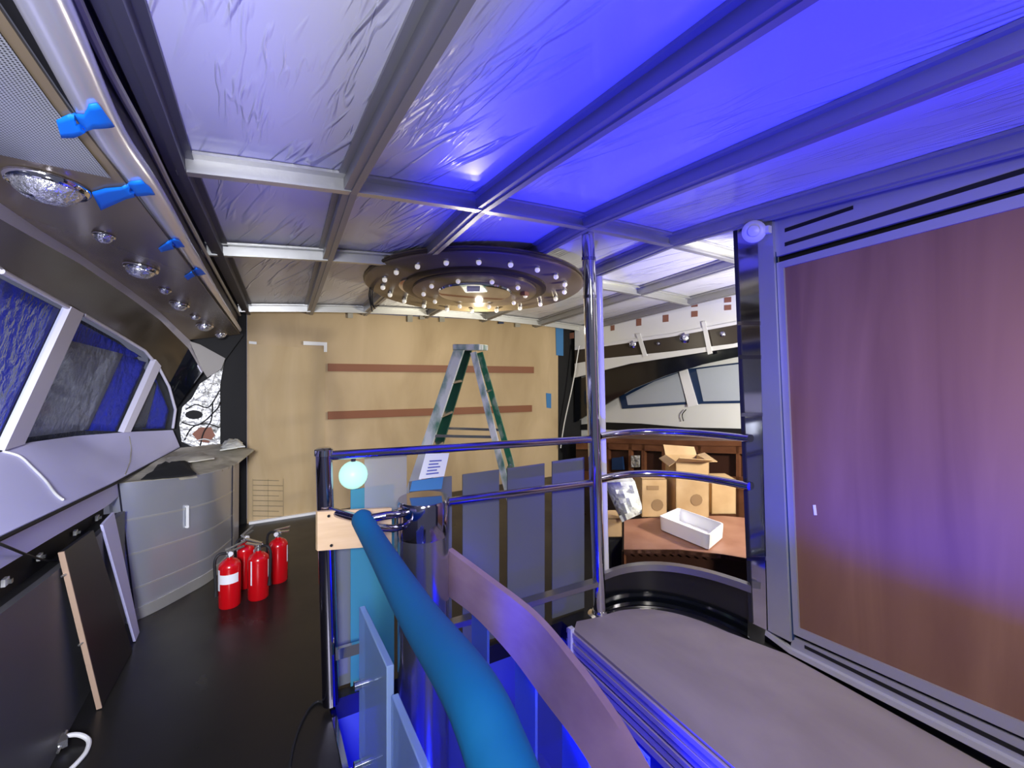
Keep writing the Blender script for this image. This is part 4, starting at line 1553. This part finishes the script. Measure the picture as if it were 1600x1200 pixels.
structure(hull([(900, 520), (1300, 440), (1300, 1000), (900, 900)], 0.0, 0.05, 'wall_right', 'hull_white'))
bandr = structure(hull([(898, 512), (945, 500), (1000, 487), (1070, 473), (1146, 461), (1250, 440), (1250, 484), (1146, 505), (1050, 522), (945, 537), (898, 542)], 0.20, 0.03, 'wall_right_upper', 'white_paint'))
for px, py, w, h in ((957, 500, 6, 7), (957, 513, 6, 8), (998, 489, 8, 8), (998, 504, 8, 11), (1040, 482, 9, 10), (1040, 498, 9, 11), (1085, 476, 10, 8), (1085, 491, 10, 9), (1137, 469, 11, 8), (1137, 481, 11, 8), (893, 525, 6, 9)):
    hull([(px - w / 2, py - h / 2), (px + w / 2, py - h / 2 - 1), (px + w / 2, py + h / 2 - 1), (px - w / 2, py + h / 2)], 0.203, 0.01, 'socket_hole', 'rust', bandr)
trs = structure(hull([(898, 541), (945, 536), (1050, 521), (1146, 503), (1250, 482), (1250, 487), (1146, 508), (1050, 526), (945, 541), (898, 547)], 0.21, 0.02, 'trim_25', 'white_gloss'))
sof = thing('lighting_soffit', 'dark soffit strip with small downlights above the right windows', 'soffit', PL(1050, 540, A, B, 0.19))
hull([(898, 547), (945, 541), (1050, 526), (1146, 508), (1250, 487), (1250, 515), (1146, 538), (1050, 549), (945, 560), (898, 568)], 0.19, 0.03, 'strip', 'soffit_dark', sof)
structure(hull([(898, 568), (945, 560), (1050, 549), (1146, 537), (1250, 514), (1250, 522), (1146, 543), (1050, 558), (985, 568), (945, 578), (898, 590)], 0.205, 0.03, 'trim_26', 'white_paint'))
structure(hull([(898, 594), (945, 579), (985, 569), (1050, 558), (1100, 549), (1146, 542), (1250, 520), (1250, 540), (1146, 559), (1095, 570), (1040, 587), (990, 607), (960, 624), (945, 633), (898, 660)], 0.15, 0.04, 'trim_27', 'gloss_black'))
for k, (px, py, r) in enumerate(((990, 538, 0.05), (1029, 537, 0.022), (1071, 528, 0.062), (1129, 522, 0.03))):
    p = PL(px, py, A, B, 0.19)
    n = (CAM - p).normalized()
    n = V(n.x, n.y, 0).normalized()
    t = thing('downlight', ('left', 'second', 'largest', 'rightmost')[k] + ' small downlight in the dark strip above the right windows', 'light', p, 'downlights above the right windows')
    MB().lathe([(r * 0.7, 0), (r, 0.005), (r, 0.015), (r * 0.8, 0.02)], p, 20, frame_axes(n)).build('rim', 'dark_chrome', t)
    MB().lathe([(r * 0.72, 0.014), (r * 0.4, 0.024), (1e-6, 0.026)], p, 16, frame_axes(n)).build('lens', 'lens', t)
for k, q in enumerate((((994, 522), (1000, 521), (1011, 556), (1005, 558)), ((1096, 503), (1102, 502), (1113, 552), (1106, 554)))):
    hull_o = hull(list(q), 0.215, 0.01, 'strap', 'white_paint')
    tag(hull_o, ('white strap hanging over the dark strip, by the chrome pole', 'white strap hanging over the dark strip, by the mirrored column')[k], 'strap', 'white straps over the right soffit')
# right windows
w4 = structure(hull([(968, 620), (976, 614), (1020, 592), (1062, 578), (1073, 632), (972, 639)], 0.012, 0.01, 'window_4', 'navy'))
hull([(978, 619), (1022, 596), (1062, 582), (1071, 628), (981, 633)], 0.016, 0.006, 'pane', 'window_frost', w4)
w5 = structure(hull([(1073, 577), (1088, 575), (1260, 553), (1260, 628), (1097, 631), (1089, 632)], 0.012, 0.01, 'window_5', 'navy'))
hull([(1088, 577), (1260, 556), (1260, 624), (1099, 627)], 0.016, 0.006, 'pane', 'window_frost', w5)
hull([(1060, 577), (1073, 575), (1090, 633), (1075, 636)], 0.03, 0.03, 'mullion', 'white_gloss', w5)
structure(hull([(900, 664), (945, 660), (1000, 662), (1070, 668), (1250, 672), (1250, 682), (1070, 676), (945, 671), (900, 672)], 0.02, 0.02, 'trim_28', 'matte_black'))
tag(MB().tube(spline([PL(1072, 640, A, B, 0.03), PL(1066, 648, A, B, 0.03), PL(1068, 658, A, B, 0.03)], 5), 0.006, 6).build('cable', 'rubber'), 'thin dark wire below the post between the right windows', 'cable')
tag(MB().tube(spline([PY(905, 540, 5.0), PY(895, 600, 5.05), PY(882, 660, 5.1), PY(876, 700, 5.12)], 5), 0.008, 8).build('cable', 'cable_white'), 'white cable hanging in front of the black panel right of bulkhead', 'cable')

# low walnut cupboard along the right hull
lowc = thing('low_cupboard', 'low walnut cupboard with open cubbies under the right windows', 'cupboard', PL(1040, 800, A, B, 0.4))
hull([(900, 684), (945, 684), (1050, 688), (1250, 690), (1250, 698), (1050, 696), (945, 692), (900, 692)], 0.46, 0.45, 'top', 'walnut', lowc)
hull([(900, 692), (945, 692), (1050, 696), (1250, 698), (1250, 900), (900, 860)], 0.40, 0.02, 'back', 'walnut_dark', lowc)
hull([(900, 692), (945, 692), (1050, 696), (1250, 698), (1250, 712), (1050, 706), (945, 702), (900, 702)], 0.45, 0.03, 'front_rail', 'walnut', lowc)
for px in (946, 982, 1002, 1034, 1090, 1150):
    hull([(px, 690), (px + 5, 690), (px + 5, 860), (px, 860)], 0.45, 0.06, 'divider', 'walnut', lowc)
hull([(900, 736), (1040, 742), (1250, 748), (1250, 860), (900, 850)], 0.45, 0.03, 'door', 'walnut', lowc)
for k, q in enumerate((((986, 712), (998, 712), (998, 730), (986, 730)), ((956, 716), (972, 714), (974, 734), (956, 734)))):
    tag(hull(list(q), 0.47, 0.03, 'small_box', 'foil' if k == 0 else 'navy'), ('silver box in a cubby of the walnut cupboard', 'dark blue box in the left cubby of the walnut cupboard')[k], 'box')

# wooden bench with scalloped skirt
bz = 0.285
bench = thing('wooden_bench', 'low reddish-brown bench with a scalloped front behind the railing', 'bench', V(2.75, 2.75, 0))
bf = [PZ(975, 858, bz), PZ(1060, 858, bz), PZ(1130, 866, bz), PZ(1190, 876, bz)]
bk_ = [PZ(975, 812, bz), PZ(1060, 806, bz), PZ(1130, 806, bz), PZ(1200, 812, bz)]
MB().prism(bf + bk_[::-1], (0, 0, -0.03)).build('top', 'bench_top', bench)
fpts = resample(bf, 34)
sk = []
for i, p in enumerate(fpts):
    sk.append([p + V(0, 0, -0.005), p + V(0, 0, -0.035 - 0.014 * (i % 2))])
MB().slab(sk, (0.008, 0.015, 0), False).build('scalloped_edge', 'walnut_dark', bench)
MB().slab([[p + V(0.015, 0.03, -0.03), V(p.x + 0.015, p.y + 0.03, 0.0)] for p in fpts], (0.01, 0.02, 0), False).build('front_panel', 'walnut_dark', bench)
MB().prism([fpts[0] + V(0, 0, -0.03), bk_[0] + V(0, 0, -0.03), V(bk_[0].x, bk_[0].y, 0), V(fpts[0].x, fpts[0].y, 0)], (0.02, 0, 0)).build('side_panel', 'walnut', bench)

# white basin on the bench
ba_ = [PZ(1030, 829, bz), PZ(1108, 862, bz), PZ(1131, 842, bz), PZ(1060, 815, bz)]
bas = thing('basin', 'white rectangular basin resting on the reddish-brown bench', 'basin', sum(ba_, V(0, 0, 0)) / 4)
cen_ = sum(ba_, V(0, 0, 0)) / 4


def loop4(sc_, z):
    pts = []
    for i in range(4):
        p = ba_[i]; q = ba_[(i + 1) % 4]; o_ = ba_[i - 1]
        for t in (0.12, 0.04):
            pts.append(p.lerp(o_, t))
        for t in (0.04, 0.12):
            pts.append(p.lerp(q, t))
    return [cen_ + (p - cen_) * sc_ + V(0, 0, z) for p in pts]


lo = [loop4(0.9, 0.002), loop4(0.97, 0.01), loop4(1.0, 0.10), loop4(1.0, 0.115), loop4(0.95, 0.115), loop4(0.92, 0.10), loop4(0.82, 0.03), loop4(0.4, 0.025)]
nn = len(lo[0])
mb = MB().add([p for l in lo for p in l], [(i * nn + k, i * nn + (k + 1) % nn, (i + 1) * nn + (k + 1) % nn, (i + 1) * nn + k) for i in range(len(lo) - 1) for k in range(nn)], True)
mb.f.append(list(range(nn))); mb.smooth.append(False)
mb.f.append([(len(lo) - 1) * nn + k for k in range(nn)]); mb.smooth.append(False)
mb.build('bowl', 'white_gloss', bas)
MB().lathe([(0.02, 0.026), (0.02, 0.03), (0.012, 0.03)], cen_, 14).build('drain', 'chrome', bas)


def carton(lab, pix, d, depth, h, open_=True, seed=0, yaw_=-TH, print_=True):
    """cardboard box: pix = front-left-bottom and front-right-bottom pixels at distance d"""
    a = PD(*pix[0], d); b2 = PD(*pix[1], d)
    a.z = b2.z = min(a.z, b2.z)
    u = (b2 - a); wdt = u.length; u.normalize()
    v = V(-u.y, u.x, 0)
    t = thing('cardboard_box', lab, 'box', a + u * wdt / 2 + v * depth / 2)
    th = 0.006
    for (p, q) in ((a, b2), (b2, b2 + v * depth), (b2 + v * depth, a + v * depth), (a + v * depth, a)):
        MB().prism([p, q, q + V(0, 0, h), p + V(0, 0, h)], (q - p).cross(V(0, 0, 1)).normalized() * -th).build('side', 'cardboard', t)
    MB().prism([a, b2, b2 + v * depth, a + v * depth], (0, 0, th)).build('bottom', 'cardboard', t)
    tp = V(0, 0, h)
    if open_:
        fl_ = depth * 0.45
        MB().prism([a + tp, b2 + tp, b2 + tp - v * fl_ * 0.7 + V(0, 0, 0.03), a + tp - v * fl_ * 0.7 + V(0, 0, 0.05)], (0, 0, th)).build('flap', 'cardboard', t)
        MB().prism([a + v * depth + tp, b2 + v * depth + tp, b2 + v * (depth + fl_ * 0.5) + tp + V(0, 0, 0.06), a + v * (depth + fl_ * 0.5) + tp + V(0, 0, 0.08)], (0, 0, th)).build('flap', 'cardboard', t)
        MB().prism([a + tp, a + v * depth + tp, a + v * depth + tp - u * fl_ * 0.5 + V(0, 0, -0.03), a + tp - u * fl_ * 0.5 + V(0, 0, -0.04)], (0, 0, th)).build('flap', 'cardboard', t)
        MB().prism([b2 + tp, b2 + v * depth + tp, b2 + v * depth + tp + u * fl_ * 0.6 + V(0, 0, 0.02), b2 + tp + u * fl_ * 0.6 + V(0, 0, 0.0)], (0, 0, th)).build('flap', 'cardboard', t)
    else:
        MB().prism([a + tp, b2 + tp, b2 + v * depth + tp, a + v * depth + tp], (0, 0, -th)).build('lid', 'cardboard', t)
    if print_:
        pc = a + u * wdt * 0.62 + V(0, 0, h * 0.32) - v * 0.002
        MB().prism([pc + u * 0.05 * math.cos(k) + V(0, 0, 0.05 * math.sin(k)) for k in [i * math.pi / 6 for i in range(12)]], -v * 0.001).build('printed_mark', 'card_print', t)
        pc = a + u * wdt * 0.2 + V(0, 0, h * 0.72) - v * 0.002
        MB().prism([pc, pc + u * 0.1, pc + u * 0.1 + V(0, 0, 0.035), pc + V(0, 0, 0.035)], -v * 0.001).build('printed_mark', 'card_print', t)
    return t


carton('large open cardboard box at the back of the wooden bench', ((1056, 806), (1108, 809)), 3.86, 0.26, 0.47, True)
carton('narrow cardboard box left of the large open box', ((1003, 806), (1042, 808)), 3.86, 0.24, 0.32, False)
carton('flat cardboard box on a black crate beside the chrome pole', ((946, 838), (972, 839)), 3.5, 0.2, 0.14, False, print_=False)
ca = PD(946, 838, 3.5); cz = PD(972, 839, 3.5)
t = thing('crate', 'black crate on the floor under the flat cardboard box', 'crate', V(ca.x, ca.y, 0))
u_ = (cz - ca); u_.z = 0; u_.normalize(); v_ = V(-u_.y, u_.x, 0)
zt = min(ca.z, cz.z) - 0.002
wd = (cz - ca).length
for (p_, q_) in ((V(ca.x, ca.y, 0), V(ca.x, ca.y, 0) + u_ * wd), (V(ca.x, ca.y, 0) + v_ * 0.2, V(ca.x, ca.y, 0) + v_ * 0.2 + u_ * wd)):
    MB().prism([p_, q_, q_ + V(0, 0, zt), p_ + V(0, 0, zt)], v_ * 0.01).build('side', 'rubber', t)
MB().prism([V(ca.x, ca.y, zt - 0.02), V(ca.x, ca.y, zt - 0.02) + u_ * wd, V(ca.x, ca.y, zt - 0.02) + u_ * wd + v_ * 0.21, V(ca.x, ca.y, zt - 0.02) + v_ * 0.21], (0, 0, 0.02)).build('lid', 'rubber', t)
carton('brown cardboard box resting at the right end behind the large open box', ((1112, 800), (1150, 803)), 3.95, 0.2, 0.30, False, print_=False)
# crumpled white bag
rnd = random.Random(4)
bo_ = [(946, 756), (992, 752), (1003, 796), (974, 818), (956, 792)]
rows = []
for i in range(9):
    v = i / 8
    line = []
    for j in range(9):
        u = j / 8
        l_ = Vector((946 + 12 * v + 14 * v * v, 754 + 40 * v + 22 * v * v)); r_ = Vector((992 + 11 * min(1, v * 1.3), 752 + 50 * v))
        q = l_.lerp(r_, u)
        line.append(PD(q.x, q.y, 3.42 + rnd.uniform(-0.03, 0.03) - 0.05 * math.sin(u * math.pi)))
    rows.append(line)
tag(MB().slab(rows, (0.05, 0.08, 0)).build('plastic_bag', 'bag_white'), 'crumpled white plastic bag beside the chrome pole', 'bag')
